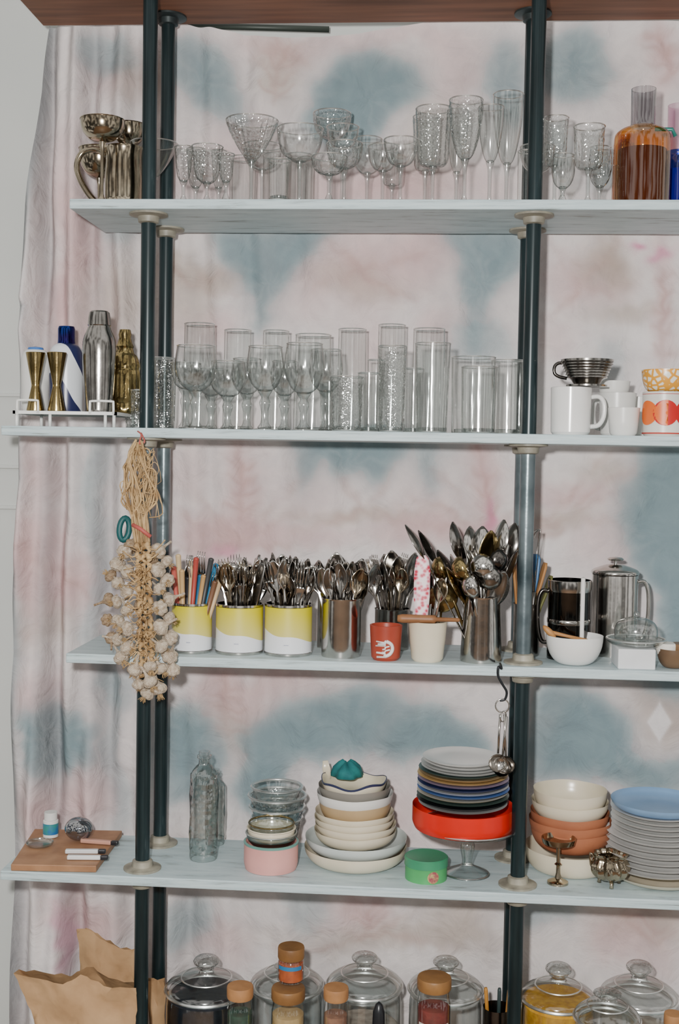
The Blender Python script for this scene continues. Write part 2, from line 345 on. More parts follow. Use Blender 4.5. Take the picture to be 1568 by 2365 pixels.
    def seg(x1,y1,x2,y2,w,a):
        nonlocal vein
        dx_,dy_=x2-x1,y2-y1; l2=dx_*dx_+dy_*dy_+1e-6
        tt=np.clip(((Uw-x1)*dx_+(Vw-y1)*dy_)/l2,0,1); d2=(Uw-x1-tt*dx_)**2+(Vw-y1-tt*dy_)**2
        vein=np.maximum(vein,a*np.exp(-d2/(w*w*3.2))*(1-.5*tt))
    def fern(x,y0,y1,n,l,sl,a=.55):
        seg(x,y0,x-4,y1,5,a)
        for i in range(n):
            yy=y0+(y1-y0)*(i+.5)/n; ll=l*(1-.4*abs(i/n-.5))
            for s in (-1,1): seg(x,yy,x+s*ll,yy-ll*sl,4,a*.8)
    fern(562,1030,1210,5,34,.9); fern(640,85,235,4,45,.7); fern(1120,1040,1200,4,30,.8); fern(1528,70,180,3,34,.6,.6); fern(1535,640,860,5,30,.9); fern(525,1570,1700,5,40,.15); fern(840,2085,2150,3,40,.9); fern(1505,2080,2190,4,60,.6)
    for cx_,cy_,ln_ in [(550,1265,[(400,1170),(430,1110),(700,1175),(680,1110),(360,1260),(740,1265),(600,1150)]),(1120,1225,[(960,1150),(1010,1080),(1000,1230),(1240,1140)]),(1215,1235,[(1465,1085),(1430,1140),(1400,1050),(1440,1210)]),(840,1180,[(690,1225),(990,1225),(780,1080),(900,1080)]),(850,620,[(720,570),(980,570),(740,680),(960,680)]),(430,640,[(380,600),(520,600),(540,680)]),(1350,640,[(1260,560),(1440,560),(1260,720),(1450,700)]),(840,2165,[(640,2200),(1040,2195),(720,2120),(960,2110)]),(640,90,[(540,60),(740,60),(560,150),(720,150)]),(140,1330,[(70,1250),(230,1290),(90,1420),(220,1400)])]:
        for x2,y2 in ln_: seg(cx_,cy_,x2,y2,6,.36)
    vein*=np.clip(.75+.35*nz2(30,77,6),0,1); mixin(np.clip(vein,0,.6),V_)
    dm=np.exp(-np.maximum(0,(np.abs(U-1522)/26+np.abs(V-1667)/42)-1)*8); mixin(.8*dm,WH)
    mixin(np.exp(-((U-UL)/16)**2)*.75,G)  # shade of the gathered left edge, painted grey into the cloth colour
    fs=np.clip(np.sin(fan/17+1.2*np.sin(T*5)+.8*np.sin(T*13)+.6),0,1)*left*.5; mixin(fs,(154,150,152))  # grey streaks follow the left folds: fold shade painted in, not dyed
    fl=np.maximum(0,np.sin(U/60+V/400+1.5*np.sin(V/260)+1.2))**8*.16; mixin(fl,(176,166,166))  # shaded flanks of the cloth ridges, also painted into the colour
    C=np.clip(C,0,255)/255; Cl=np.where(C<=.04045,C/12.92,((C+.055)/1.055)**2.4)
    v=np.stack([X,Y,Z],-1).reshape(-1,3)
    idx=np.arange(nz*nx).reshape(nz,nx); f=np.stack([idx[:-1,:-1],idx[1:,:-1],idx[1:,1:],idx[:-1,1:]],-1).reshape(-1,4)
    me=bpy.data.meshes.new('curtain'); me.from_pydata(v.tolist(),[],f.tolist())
    a=me.color_attributes.new('dye_and_fold_shade','FLOAT_COLOR','POINT'); a.data.foreach_set('color',np.concatenate([Cl.reshape(-1,3),np.ones((nz*nx,1))],1).astype(np.float32).ravel())
    me.polygons.foreach_set('use_smooth',[True]*len(f)); me.update()
    m,nt,N,L,b=nodes('tie_dyed_cotton'); at=N.new('ShaderNodeAttribute'); at.attribute_name='dye_and_fold_shade'
    tc=N.new('ShaderNodeTexCoord'); no=N.new('ShaderNodeTexNoise'); no.inputs['Scale'].default_value=30; no.inputs['Detail'].default_value=8; no.inputs['Distortion'].default_value=.6
    L.new(tc.outputs['Object'],no.inputs['Vector'])
    r=N.new('ShaderNodeValToRGB'); r.color_ramp.elements[0].position=.3; r.color_ramp.elements[0].color=(.9,.9,.91,1); r.color_ramp.elements[1].position=.65; r.color_ramp.elements[1].color=(1.04,1.04,1.03,1)
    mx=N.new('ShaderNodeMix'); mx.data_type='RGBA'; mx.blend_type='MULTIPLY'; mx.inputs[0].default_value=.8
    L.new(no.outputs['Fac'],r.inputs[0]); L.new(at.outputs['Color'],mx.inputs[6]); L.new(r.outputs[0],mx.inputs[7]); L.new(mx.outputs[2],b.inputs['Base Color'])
    b.inputs['Roughness'].default_value=.9; b.inputs['Specular IOR Level'].default_value=.1
    n2=N.new('ShaderNodeTexNoise'); n2.inputs['Scale'].default_value=13; n2.inputs['Detail'].default_value=6; n2.inputs['Distortion'].default_value=.8; L.new(tc.outputs['Object'],n2.inputs['Vector'])
    bp=N.new('ShaderNodeBump'); bp.inputs['Strength'].default_value=.7; bp.inputs['Distance'].default_value=.018; L.new(n2.outputs['Fac'],bp.inputs['Height']); L.new(bp.outputs[0],b.inputs['Normal'])
    me.materials.append(m)
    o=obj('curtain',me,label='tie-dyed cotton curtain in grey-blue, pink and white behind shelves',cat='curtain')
build_curtain()
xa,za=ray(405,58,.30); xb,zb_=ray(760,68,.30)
obj('gap_shade_bar',Geo().add(tube([(0,0,0),(xb-xa,0,zb_-za)],.006,12)).mesh('gap_shade_bar',mat('gap_shade_green',(62,70,64),.5,.2)),None,(xa,.30,za),label='dark bar imitating gap shade above the sagging curtain edge',cat='shade bar')  # bar added to imitate the dark shadow gap above the curtain
# ---------------------------------------------------------------- glassware
BP={'coupe':[(0,0),(.22,.02),(.62,.16),(.87,.42),(.98,.75),(1,1)],
    'wine':[(0,0),(.35,.02),(.75,.17),(.98,.42),(1.0,.65),(.9,1)],
    'flute':[(0,0),(.25,.02),(.5,.12),(.78,.4),(.95,.75),(.97,1)],
    'martini':[(0,0),(.14,.02),(.45,.28),(.75,.62),(1,1)],
    'tulip':[(0,0),(.3,.02),(.62,.14),(.8,.4),(.86,.7),(1,1)],
    'bell':[(0,0),(.5,.02),(.8,.1),(.88,.4),(.93,.7),(1,1)]}
def goblet(kind,u,w,vt,Y,sh,bf,ft=.62,rib=None,gm=None,name='stemmed_glass',label=None,cat='glass',group=None,Z0=None,sr=.0038,knop=False,cut=True,bm=None):
    Z0=ZS[sh] if Z0 is None else Z0; gl=gm is None; gm=gm or bm or (GC if rib and cut else GL)
    Y=settle(u,w,vt,Y,sh,.93)
    X,h,R=loc(u,w,vt,Y,Z0); hb=h*bf; zb=h-hb; K=max(x[0] for x in BP[kind])
    label=label or 'clear stemmed glass with a %s bowl'%kind
    t=thing(name,label,cat,(X,Y,Z0),group)
    pr=[(a*R/K,zb+b*hb) for a,b in cr(BP[kind],4)]
    rb=(rib[0],rib[1],zb+hb*.1,zb+hb*rib[2]) if rib else None
    if not gl: pr+=[(pr[-1][0]-.0012,h+.0004)]+[(max(a-.0014,0),b+.0012) for a,b in reversed(pr[:-1])]
    g=Geo().add(lathe(pr,48 if rib else 32,rb)).add(lip(pr[-1][0] if gl else pr[len(pr)//2-1][0],h,.0011),1)
    obj('bowl',g.mesh('bowl',[gm,GR_ if gl else gm],True,.6),t)
    st=[(0,.002),(sr*1.9,.004),(sr,.014),(sr*.9,zb*.5),(sr*1.1,zb*.85),(sr*2.0,zb+.003),(0,zb+.004)]
    if knop: st=[(0,.002),(sr*1.9,.004),(sr*1.05,zb*.2),(sr,zb*.5),(sr*1.5,zb*.72),(sr,zb*.86),(sr*2.0,zb+.003),(0,zb+.004)]
    lo('stem',[(a,b) for a,b in cr(st,3)],GT if gl else gm,t,n=14)
    g=Geo().add(lathe([(0,0),(R*ft,0),(R*ft,.0015),(R*ft*.5,.004),(0,.006)],28)).add(lip(R*ft,.0008,.0009),1)
    obj('foot',g.mesh('foot',[gm,GR_ if gl else gm],True,.6),t)
    return t
def tumbler(u,w,vt,Y,sh,taper=.85,rib=None,gm=None,name='tumbler',label='clear glass tumbler on a shelf',cat='glass',group=None,bulge=0):
    Z0=ZS[sh]; Y=settle(u,w*max(1,taper),vt,Y,sh,.95); X,h,R=loc(u,w,vt,Y,Z0); gm=gm or GL
    pr=[(0,0),(R*taper*.9,0),(R*taper,.003)]
    for k in range(1,9):
        s=k/8; pr.append((R*(taper+(1-taper)*s+bulge*math.sin(PI*s)),.003+(h-.003)*s))
    t=thing(name,label,cat,(X,Y,Z0),group)
    g=Geo().add(lathe(pr,64 if rib else 32,(rib[0],rib[1],h*.08,h*rib[2]) if rib else None)).add(lip(R,h,.0011),1)
    obj('glass_wall',g.mesh('glass_wall',[gm,GR_],True,.6),t)
    g=Geo().add(lathe([(0,.001),(R*taper*.86,.001),(R*taper*.88,.009),(0,.008)],28)).add(lip(R*taper*.93,.0015,.0015),1)
    obj('glass_base',g.mesh('glass_base',[GT,GR_],True,.6),t)
    return t
def metal_goblet(u,w,vt,Y,bf,ft=.42):
    return goblet('coupe',u,w,vt,Y,1,bf,ft,None,SILVER,'silver_goblet','tarnished silver champagne coupe on a thin stem','goblet','silver coupes beside the pitcher',sr=.0032)
X,h,R=loc(286,90,332,.04,ZS[1]); PL[1].append((X,.04,R*.5))
t=thing('pitcher','tarnished silver pitcher with a large curved handle','pitcher',(X,.04,ZS[1]))
lo('body',cr([(0,0),(R*.96,0),(R*.98,.004),(R,.01),(R*.97,.016),(R*.98,h*.5),(R*.92,h*.85),(R*.98,h),(R*.95,h),(R*.88,h*.85),(R*.9,.02)],3),SILVER,t)
xa=-R*.92
obj('handle',Geo().add(tube(cr([(xa,0,h*.9),(xa-.02,0,h*.99),(xa-.046,0,h*.93),(xa-.056,0,h*.7),(xa-.046,0,h*.42),(xa-.026,0,h*.16),(xa-.008,0,h*.05),(xa+.004,0,h*.1)],5),.0058,10)).mesh('handle',SILVER),t)
metal_goblet(236,102,263,-.02,.27); metal_goblet(298,74,278,.12,.24)
metal_goblet(229,94,333,.11,.42)
g1='stemmed glasses on the top shelf'
S1=[('martini',300+55,110,318,.06,.5,.6,None),
 ('tulip',424,42,335,.0,.62,.7,(8,.06,1)),('tulip',452,44,340,.08,.62,.7,(8,.06,1)),('tulip',478,72,330,.0,.65,.6,(10,.06,1)),('tulip',522,38,352,.0,.6,.75,(8,.06,1)),('tulip',505,36,345,.1,.6,.7,None),
 ('martini',581,120,262,.03,.48,.5,(24,.045,.97)),('coupe',605,90,325,.13,.35,.6,None),
 ('coupe',692,106,283,.02,.44,.6,None),('coupe',765,86,250,.13,.25,.55,(20,.03,1)),('coupe',790,74,284,.12,.26,.6,None),
 ('coupe',760,82,352,.0,.42,.6,(18,.03,1)),('coupe',795,82,322,.07,.42,.55,(20,.03,1)),('wine',848,72,312,.0,.46,.6,None),('coupe',884,70,330,.09,.4,.6,None),
 ('coupe',925,78,313,.02,.42,.6,None),('bell',905,50,352,.12,.5,.6,None),
 ('bell',1000,82,240,.02,.6,.5,(16,.03,.97)),('bell',982,60,262,.12,.55,.6,(12,.03,.97)),('flute',1074,76,220,.0,.58,.55,(10,.03,.9)),('flute',1055,50,250,.1,.6,.55,None),('flute',1132,58,240,.0,.56,.6,None),('flute',1171,68,208,.07,.6,.55,None),
 ('coupe',1240,80,330,.07,.4,.6,None),('bell',1282,56,265,.05,.55,.6,(14,.04,.97)),('wine',1300,52,352,.0,.7,.6,None),
 ('bell',1359,70,283,.0,.56,.6,(12,.05,.7)),('wine',1385,50,335,.09,.6,.6,(10,.04,.8))]
for kind,u,w,vt,Y,bf,ft,rib in S1:
    lb={'martini':'clear glass with a wide cone bowl','coupe':'clear champagne coupe glass','tulip':'small clear cordial glass','wine':'clear rounded wine glass','bell':'clear bell-shaped stemmed goblet','flute':'tall clear champagne flute'}[kind]
    if rib: lb+=' with fluted sides'
    goblet(kind,u,w,vt,Y,1,bf,ft,rib,label=lb,group=g1,name='stemmed_glass',bm=None if rib else GG)
for u,w,vt,Y in [(560,62,358,.13),(640,66,352,.12),(690,62,352,.13),(706,40,362,.06),(645,50,365,.04),(1215,40,345,.13)]:
    tumbler(u,w,vt,Y,1,.95,label='low clear tumbler on the top shelf',group='low tumblers on the top shelf')
def carafe(u,w,vt,vsh,Y,nw,mb,mn,label,handle=None):
    X,h,R=loc(u,w,vt,Y,ZS[1]); hs=ray(u,vsh,Y)[1]-ZS[1]; r=nw/2*sc(Y)
    t=thing('carafe',label,'carafe',(X,Y,ZS[1]),'two-tone carafes')
    lo('body',cr([(0,0),(R*.96,0),(R,.006),(R,hs*.75),(R*.9,hs*.92),(r*1.05,hs)],3),mb,t)
    lo('neck',[(r*1.05,hs),(r,hs+.004),(r*1.0,h*.8),(r*1.02,h),(r*.95,h)],mn,t)
    lo('contents',[(0,.004),(R*.84,.004),(R*.86,hs*.7),(0,hs*.72)],mat('contents_'+mb.name,(78,42,24) if mb is GA else (40,70,190),.1,0,ns=6),t)
    if handle: obj('collar',Geo().add(tube([(r,0,h*.66),(r+.03,0,h*.66),(r+.036,0,h*.6)],.0035)).mesh('collar',handle),t)
carafe(1483,126,186,292,.02,54,GA,GS,'amber glass carafe with a smoky grey neck',mat('teal_plastic',(40,120,110),.3))
carafe(1440,50,300,330,.14,30,GA,GA,'amber glass bottle behind the carafe')
carafe(1566,52,236,350,.06,50,GB,GPk,'cobalt blue carafe with a lilac neck')
# shelf 2 glasses
g2='drinking glasses on the middle shelf'
for kind,u,w,vt,Y,bf in [('wine',452,98,795,-.015,.55),('coupe',428,72,836,.06,.4),('wine',526,86,832,-.015,.52),('wine',612,86,797,-.015,.54),('wine',702,92,790,-.015,.58),('wine',570,72,826,.05,.5),('wine',657,66,832,.05,.5),('wine',752,78,805,.05,.52),('coupe',488,76,850,.05,.45)]:
    goblet(kind,u,w,vt,Y,2,bf,.6,None,label='clear stemmed goblet with a round bowl',group=g2,knop=True,sr=.0068,bm=GG)
for u,w,vt,Y in [(460,70,745,.14),(548,62,760,.14),(636,60,762,.14),(722,82,770,.14),(812,64,758,.14),(903,62,748,.14),(989,72,757,.14)]:
    tumbler(u,w,vt,Y,2,1.08,None,label='tall clear glass tumbler, wider at the base',group=g2)
for u,w,vt,Y,tp,rib,lb in [(800,78,868,-.01,.85,(10,.03,.5),'short clear glass tumbler'),(852,52,860,.05,.85,None,'short clear glass tumbler'),(905,66,797,-.01,.82,(10,.04,.5),'tall clear tumbler with a fluted foot'),(998,82,790,-.01,.85,None,'tall clear highball glass'),(955,48,850,.06,.9,None,'slim clear glass tumbler'),
      (1106,82,845,-.01,.95,None,'squat clear glass jar'),(1092,100,822,.07,.95,None,'wide clear glass tumbler'),(1172,76,830,.06,.96,None,'wide clear glass tumbler'),(1200,40,832,.13,.96,None,'slim clear glass tumbler'),
      (376,60,825,.05,.9,(16,.05,.9),'ribbed clear glass jar'),(312,46,850,.09,.9,(14,.05,.9),'ribbed clear glass jar'),(320,36,900,.0,.9,(14,.05,.9),'ribbed clear glass jar'),(760,44,880,-.01,.9,None,'short clear glass tumbler'),(868,40,830,.13,.9,None,'slim clear glass tumbler')]:
    tumbler(u,w,vt,Y,2,tp,rib,label=lb,group=g2,gm=GC if rib else (GG if Y<0 else None))
# rack
zr=ray(150,950,-.02)[1]; WIRE=mat('white_coated_wire',(235,236,232),.35)
xa,xb=xat(36,-.02,zr),xat(270,-.02,zr)
def wr(p,r=.0022): return tube(p,r,8)
t=thing('wire_rack','white coated wire rack holding cocktail shakers','rack',(xa,0,ZS[2]))
L_=xb-xa; H=zr-ZS[2]
g=Geo().add(box(-.002,L_+.002,-.03,-.026,H-.006,H)).add(box(-.002,L_+.002,.12,.124,H-.006,H)).add(box(-.002,.003,-.03,.124,H-.006,H)).add(box(L_-.003,L_+.002,-.03,.124,H-.006,H)).add(box(.0,L_,-.026,.12,H-.0025,H-.0005))
obj('tray',g.mesh('tray',WIRE,False),t)
for x in (.004,L_*.35,L_-.02,L_-.004):
    obj('leg',Geo().add(wr([(x,-.025,0),(x,-.025,H-.004)],.003)).mesh('leg',WIRE),t)
for x in (.004,L_-.004): obj('leg',Geo().add(wr([(x,.115,0),(x,.115,H-.004)],.003)).mesh('leg',WIRE),t)
for u0,u1 in ((40,88),(208,262)):
    a=xat(u0,-.03,zr)-xa; b=xat(u1,-.03,zr)-xa; hh=.019
    obj('wire_handle',Geo().add(wr(cr([(a,-.031,H-.004),(a,-.031,H+hh*.8),(a+.004,-.031,H+hh),(b-.004,-.031,H+hh),(b,-.031,H+hh*.8),(b,-.031,H-.004)],2),.0022)).mesh('wire_handle',WIRE),t)
def onrack(u,w,vt,Y,prof,m,name,label,cat,group=None,caps=None,rib=None):
    X,h,R=loc(u,w,vt,Y,zr)
    if caps:
        t=thing(name,label,cat,(X,Y,zr),group)
        lo('body',[(a*R,b*h) for a,b in cr(prof,3)],m,t,n=48 if rib else 32,rib=(rib[0],rib[1],h*.05,h*.75) if rib else None)
        lo('cap',[(a*R,b*h) for a,b in caps[0]],caps[1],t)
        return t
    return lo(name,[(a*R,b*h) for a,b in prof],m,None,(X,Y,zr),label=label,cat=cat,group=group)
jp=[(0,0),(.88,0),(.9,.02),(.42,.42),(.42,.46),(1,.99),(.96,1),(.38,.47),(0,.46)]
for u in (82,131): onrack(u,46,812,-.005,jp,BRASS,'jigger','brass double-ended cocktail jigger','jigger','brass jiggers')
onrack(229,78,714,.0,[(0,0),(.74,0),(.8,.03),(.93,.3),(1,.6),(.95,.72),(.72,.82),(.66,.85)],DSTEEL,'cocktail_shaker','tall polished steel cocktail shaker','cocktail shaker',None,([(.66,.85),(.7,.86),(.66,.93),(.6,.985),(.5,1),(0,1)],DSTEEL))
ABR=mat('antique_brass',(180,160,110),.2,1,(110,94,58),30,.3,bs=60)
onrack(288,70,758,.07,[(0,0),(.8,0),(.95,.05),(.9,.12),(1,.2),(1,.45),(.92,.52),(.96,.58),(.8,.68),(.6,.72),(.55,.78)],ABR,'cocktail_shaker','ribbed brass cocktail shaker with cap','cocktail shaker',None,([(.55,.78),(.6,.8),(.5,.84),(.4,.9),(.44,.94),(.36,1),(0,1)],ABR),(12,.05))
def swoosh():
    m,nt,N,L,b=nodes('white_and_blue_swirl'); tc=N.new('ShaderNodeTexCoord'); w=N.new('ShaderNodeTexWave'); w.inputs['Scale'].default_value=5; w.inputs['Distortion'].default_value=3; w.bands_direction='DIAGONAL'
    L.new(tc.outputs['Object'],w.inputs[0]); r=N.new('ShaderNodeValToRGB'); r.color_ramp.interpolation='CONSTANT'; r.color_ramp.elements[0].color=lin((34,40,78)); r.color_ramp.elements[1].position=.34; r.color_ramp.elements[1].color=lin((215,220,225))
    L.new(w.outputs['Color'],r.inputs[0]); L.new(r.outputs[0],b.inputs['Base Color']); b.inputs['Roughness'].default_value=.3; return m
IRI=mat('iridescent_blue_metal',(24,60,130),.15,1,(60,24,90),30)
SW=swoosh()
onrack(153,80,750,.07,[(0,0),(.9,0),(.95,.1),(1,.6),(.85,.75),(.52,.8)],SW,'cocktail_shaker','white and navy striped shaker with iridescent cap','cocktail shaker',None,([(.52,.8),(.5,.84),(.5,.97),(.45,1),(0,1)],IRI))
onrack(82,70,797,.08,[(0,0),(.8,0),(.9,.3),(.95,.8),(.7,.93),(.55,.94)],WHITE,'cocktail_shaker','white ceramic shaker with blue cap','cocktail shaker',None,([(.55,.94),(.5,.98),(0,1)],mat('blue_cap',(70,120,190),.3)))
# ---------------------------------------------------------------- right of shelf 2
def handle(parent,R,z0,z1,out,m,r=.004,ang=0,fl=1):
    c,s=math.cos(ang),math.sin(ang)
    pts=[(R*.95,z1),(R+out*.6,z1+.001),(R+out,z1-(z1-z0)*.2),(R+out,z0+(z1-z0)*.35),(R+out*.6,z0+.003),(R*.95,z0)]
    obj('handle',Geo().add(tube([(a*c,a*s,b) for a,b in cr(pts,4)],r,10)).mesh('handle',m),parent)
def mug(u,w,vt,Y,sh,m,label,taper=.95,hd=None,name='mug',Z0=None,cat='mug',group=None,shape=None):
    Z0=ZS[sh] if Z0 is None else Z0; X,h,R=loc(u,w,vt,Y,Z0); t=thing(name,label,cat,(X,Y,Z0),group)
    tk=.003
    pr=[(0,0),(R*taper-.004,0),(R*taper,.005),(R*(taper+1)/2,h*.5),(R,h*.99),(R-tk*.5,h),(R-tk,h*.98),(R*taper-tk,.008),(0,.006)]
    lo('body',pr,m,t)
    if hd is not None: handle(t,R,h*.18,h*.8,hd[0],m,.0042,hd[1])
    return t,X,h,R,Z0
mug(1318,92,892,-.005,2,PORC,'plain white mug with a looped handle',.96,(.022,0))
X,h,R=loc(1322,118,826,.0,0)
Zc=ray(1322,893,0)[1]; hc=ray(1322,827,-.04)[1]-Zc
t=thing('coffee_dripper','ridged dark steel pour-over cone sitting on a mug','coffee dripper',(X+.002,-.005,Zc))
pc_=[(.012,.002),(.022,.003),(.028,hc*.25)]
for k in range(7):
    s=.3+.7*k/7; pc_+=[(.027+(R-.027)*s*.97,hc*(s-.005)),(.030+(R-.027)*s,hc*(s+.02)),(.030+(R-.027)*s,hc*(s+.05))]
pc_=[(min(a,R),min(b,hc)) for a,b in pc_]+[(R,hc),(R-.002,hc),(.018,.006)]
lo('cone',pc_,DSTEEL,t)
lo('flange',[(0,0),(.036,0),(.036,.003),(.01,.004)],DSTEEL,t)
handle(t,R*.8,hc*.3,hc*.85,.02,DK,.003,PI)
for u,w,vt,v0,Y in [(1440,72,940,None,.0),(1425,84,905,None,.08),(1418,72,878,905,.08)]:
    Z0=None if v0 is None else ray(u,v0+12,Y)[1]
    mug(u,w,vt,Y,2,WHITE,'small white stacked cup',.86,(.012,2.6) if w>80 else None,'cup',Z0,'cup','small white cups')
mug(1475,46,915,.14,2,WHITE,'small plain white cup',.9,None,'cup',None,'cup','small white cups')
def disc_on(parent,m,R,a0,z0,r,name='painted_circle',half=0,off=.0006):
    v=[];K=5;n=24
    v.append((0,0))
    for k in range(1,K+1):
        for i in range(n):
            a=2*PI*i/n; x=r*k/K*math.cos(a); z=r*k/K*math.sin(a)
            if half: x=max(x,0) if half>0 else min(x,0)
            v.append((x,z))
    f=[(0,1+i,1+(i+1)%n) for i in range(n)]
    for k in range(K-1):
        for i in range(n): j=(i+1)%n; f.append((1+k*n+i,1+(k+1)*n+i,1+(k+1)*n+j,1+k*n+j))
    vv=[((R+off)*math.cos(a0+x/R),(R+off)*math.sin(a0+x/R),z0+z) for x,z in v]
    obj(name,Geo().add((vv,f)).mesh(name,m),parent)
OR=mat('orange_paint',(222,108,34),.4,0,(214,96,28)); RE=mat('red_paint',(190,30,26),.4,0,(175,24,22)); CRM=mat('cream_band',(222,220,212),.35)
t,X,h,R,_=mug(1534,98,903,-.005,2,CRM,'white mug printed with red and orange circles',.97,None)
A=-PI/2-.1
disc_on(t,RE,R*.99,A-.02,h*.52,.0225); disc_on(t,OR,R*.99,A-.95,h*.52,.0215); disc_on(t,RE,R*.99,A+1.0,h*.52,.0225)
disc_on(t,OR,R*.99,A+.08,h*.52,.0225,'painted_half_circle',-1,.0012)
for k in range(2):
    lo('painted_band',[(R*(.97+.002)+.0005,h*(.05+.87*k)),(R*.99+.0007,h*(.08+.87*k))],mat('red_trim',(190,70,60),.4),t)
def lattice():
    m,nt,N,L,b=nodes('orange_floral_pattern'); tc=N.new('ShaderNodeTexCoord'); w=N.new('ShaderNodeTexVoronoi'); w.inputs['Scale'].default_value=85; w.feature='DISTANCE_TO_EDGE'
    L.new(tc.outputs['Object'],w.inputs['Vector']); r=N.new('ShaderNodeValToRGB'); r.color_ramp.elements[0].color=lin((214,150,50)); r.color_ramp.elements[0].position=.12; r.color_ramp.elements[1].position=.2; r.color_ramp.elements[1].color=lin((225,222,210))
    L.new(w.outputs['Distance'],r.inputs[0]); L.new(r.outputs[0],b.inputs['Base Color']); b.inputs['Roughness'].default_value=.3; return m
Zb=ZS[2]+h-.004; X2,h2,R2=loc(1528,108,857,.0,Zb)
lo('bowl',bowlprof(R2,h2,R2*.62,.003,'round'),lattice(),None,(X+.002,0,Zb+.0045),label='small bowl with orange floral pattern stacked on a mug',cat='bowl')
# ---------------------------------------------------------------- shelf 3: cans and utensils
def canmat():
    m,nt,N,L,b=nodes('yellow_wave_label'); tc=N.new('ShaderNodeTexCoord'); s=N.new('ShaderNodeSeparateXYZ'); L.new(tc.outputs['Object'],s.inputs[0])
    def M(op,a,b_=0.,c=0.):
        n=N.new('ShaderNodeMath'); n.operation=op
        for i,x in enumerate((a,b_,c)):
            if isinstance(x,(int,float)): n.inputs[i].default_value=x
            else: L.new(x,n.inputs[i])
        return n.outputs[0]
    wv=M('MULTIPLY',M('SINE',M('MULTIPLY',s.outputs[0],75.)),.004)
    ln=M('ADD',M('MULTIPLY_ADD',s.outputs[0],-.28,.037),wv)
    d=M('SUBTRACT',s.outputs[2],ln); f=M('GREATER_THAN',d,0.)
    gr=N.new('ShaderNodeMapRange'); gr.inputs[1].default_value=0; gr.inputs[2].default_value=.05; L.new(d,gr.inputs[0])
    r=N.new('ShaderNodeValToRGB'); r.color_ramp.elements[0].color=lin((202,192,110)); r.color_ramp.elements[1].color=lin((204,192,12)); L.new(gr.outputs[0],r.inputs[0])
    mx=N.new('ShaderNodeMix'); mx.data_type='RGBA'; L.new(f,mx.inputs[0]); mx.inputs[6].default_value=lin((220,222,226)); L.new(r.outputs[0],mx.inputs[7]); L.new(mx.outputs[2],b.inputs['Base Color']); b.inputs['Roughness'].default_value=.4
    return m
CAN=canmat(); TXT=mat('pale_grey_print',(150,156,176),.5)
def rimcan(u,w,vt,Y,group='yellow-labelled tin cans'):
    X,h,R=loc(u,w,vt,Y,ZS[3]); t=thing('tin_can','tin can with yellow and white label full of cutlery','tin can',(X,Y,ZS[3]),group)
    lo('can',[(0,0),(R*.98,0),(R,.002),(R,.005),(R-.0015,.006),(R-.0015,h-.005),(R+.0005,h-.004),(R+.0005,h),(R-.003,h),(R-.003,.004),(0,.004)],STEEL,t)
    lo('paper_label',[(R-.0006,.006),(R-.0006,h-.005)],CAN,t)
    g=Geo()
    for k in range(5):
        a=-PI/2-.05+.04*k; g.add(box(-.0006,.0006,-.0002,.0002,-.0008,.0008),0,Matrix.Rotation(a+PI/2,4,'Z')@Matrix.Translation((0,-(R-.0004),.022)))
    obj('printed_line',g.mesh('printed_line',TXT,False),t)['kind']='stuff'
    return X,Y,h,R
def mesh_spoon(L=.18,hw=.0165,hl=.055,m=STEEL,hm=None):
    st=[(0,.006,0,0),(.004,.0078,0,0),(.03,.0066,0,0),(L*.55,.003,.001,0),(L-hl-.004,.0026,.003,0)]
    for k in range(1,10):
        s=k/10; st.append((L-hl+hl*s,max(.003,hw*math.sin(PI*s**.85)**.6),.003-.003*s,.008*math.sin(PI*s)))
    st.append((L,.002,0,0))
    return Geo().add(ribbon(st)).mesh('spoon',m)
def mesh_fork(L=.185,m=STEEL):
    st=[(0,.005,0,0),(.004,.0074,0,0),(.03,.0062,0,0),(L*.55,.003,.001,0),(L-.066,.0028,.003,0),(L-.055,.008,.004,.001),(L-.045,.0105,.004,.001),(L-.04,.0105,.003,.001)]
    g=Geo().add(ribbon(st))
    for k in range(4):
        x=-.009+.006*k
        g.add(tube([(x,.0035,L-.042),(x,.001,L-.025),(x*.97,-.0005,L-.01),(x*.95,.001,L)],[.0016,.0015,.0013,.0005],6))
    return g.mesh('fork',m)
def mesh_knife(L=.2,m=STEEL):
    return Geo().add(ribbon([(0,.005,0,0),(.004,.007,0,0),(.06,.006,0,0),(.075,.005,0,0),(.09,.009,0,0),(L*.7,.010,0,0),(L*.95,.009,0,0),(L,.003,0,0)],.0015)).mesh('knife',m)
SP=[mesh_spoon(),mesh_spoon(.19,.021,.062,STEEL),mesh_spoon(.165,.014,.048,DSTEEL),mesh_spoon(.18,.017,.058,DSTEEL),mesh_spoon(.17,.019,.05,SILVER),mesh_spoon(.185,.018,.058,BRASS)]
FK=[mesh_fork(.178),mesh_fork(.186,STEEL),mesh_fork(.17,DSTEEL),mesh_fork(.175,SILVER)]
KN=[mesh_knife(.185),mesh_knife(.178,DSTEEL)]
def utensil(me,name,X,Y,Z,tx,ty,rz,label,group,cat=None,s=1):
    o=obj(name,me,None,(X,Y,Z),label=label,cat=cat or name.split('_')[-1],group=group)
    o.rotation_euler=(Matrix.Rotation(ty,3,'Y')@Matrix.Rotation(tx,3,'X')@Matrix.Rotation(rz,3,'Z')).to_euler(); o.scale=(s,s,s); return o
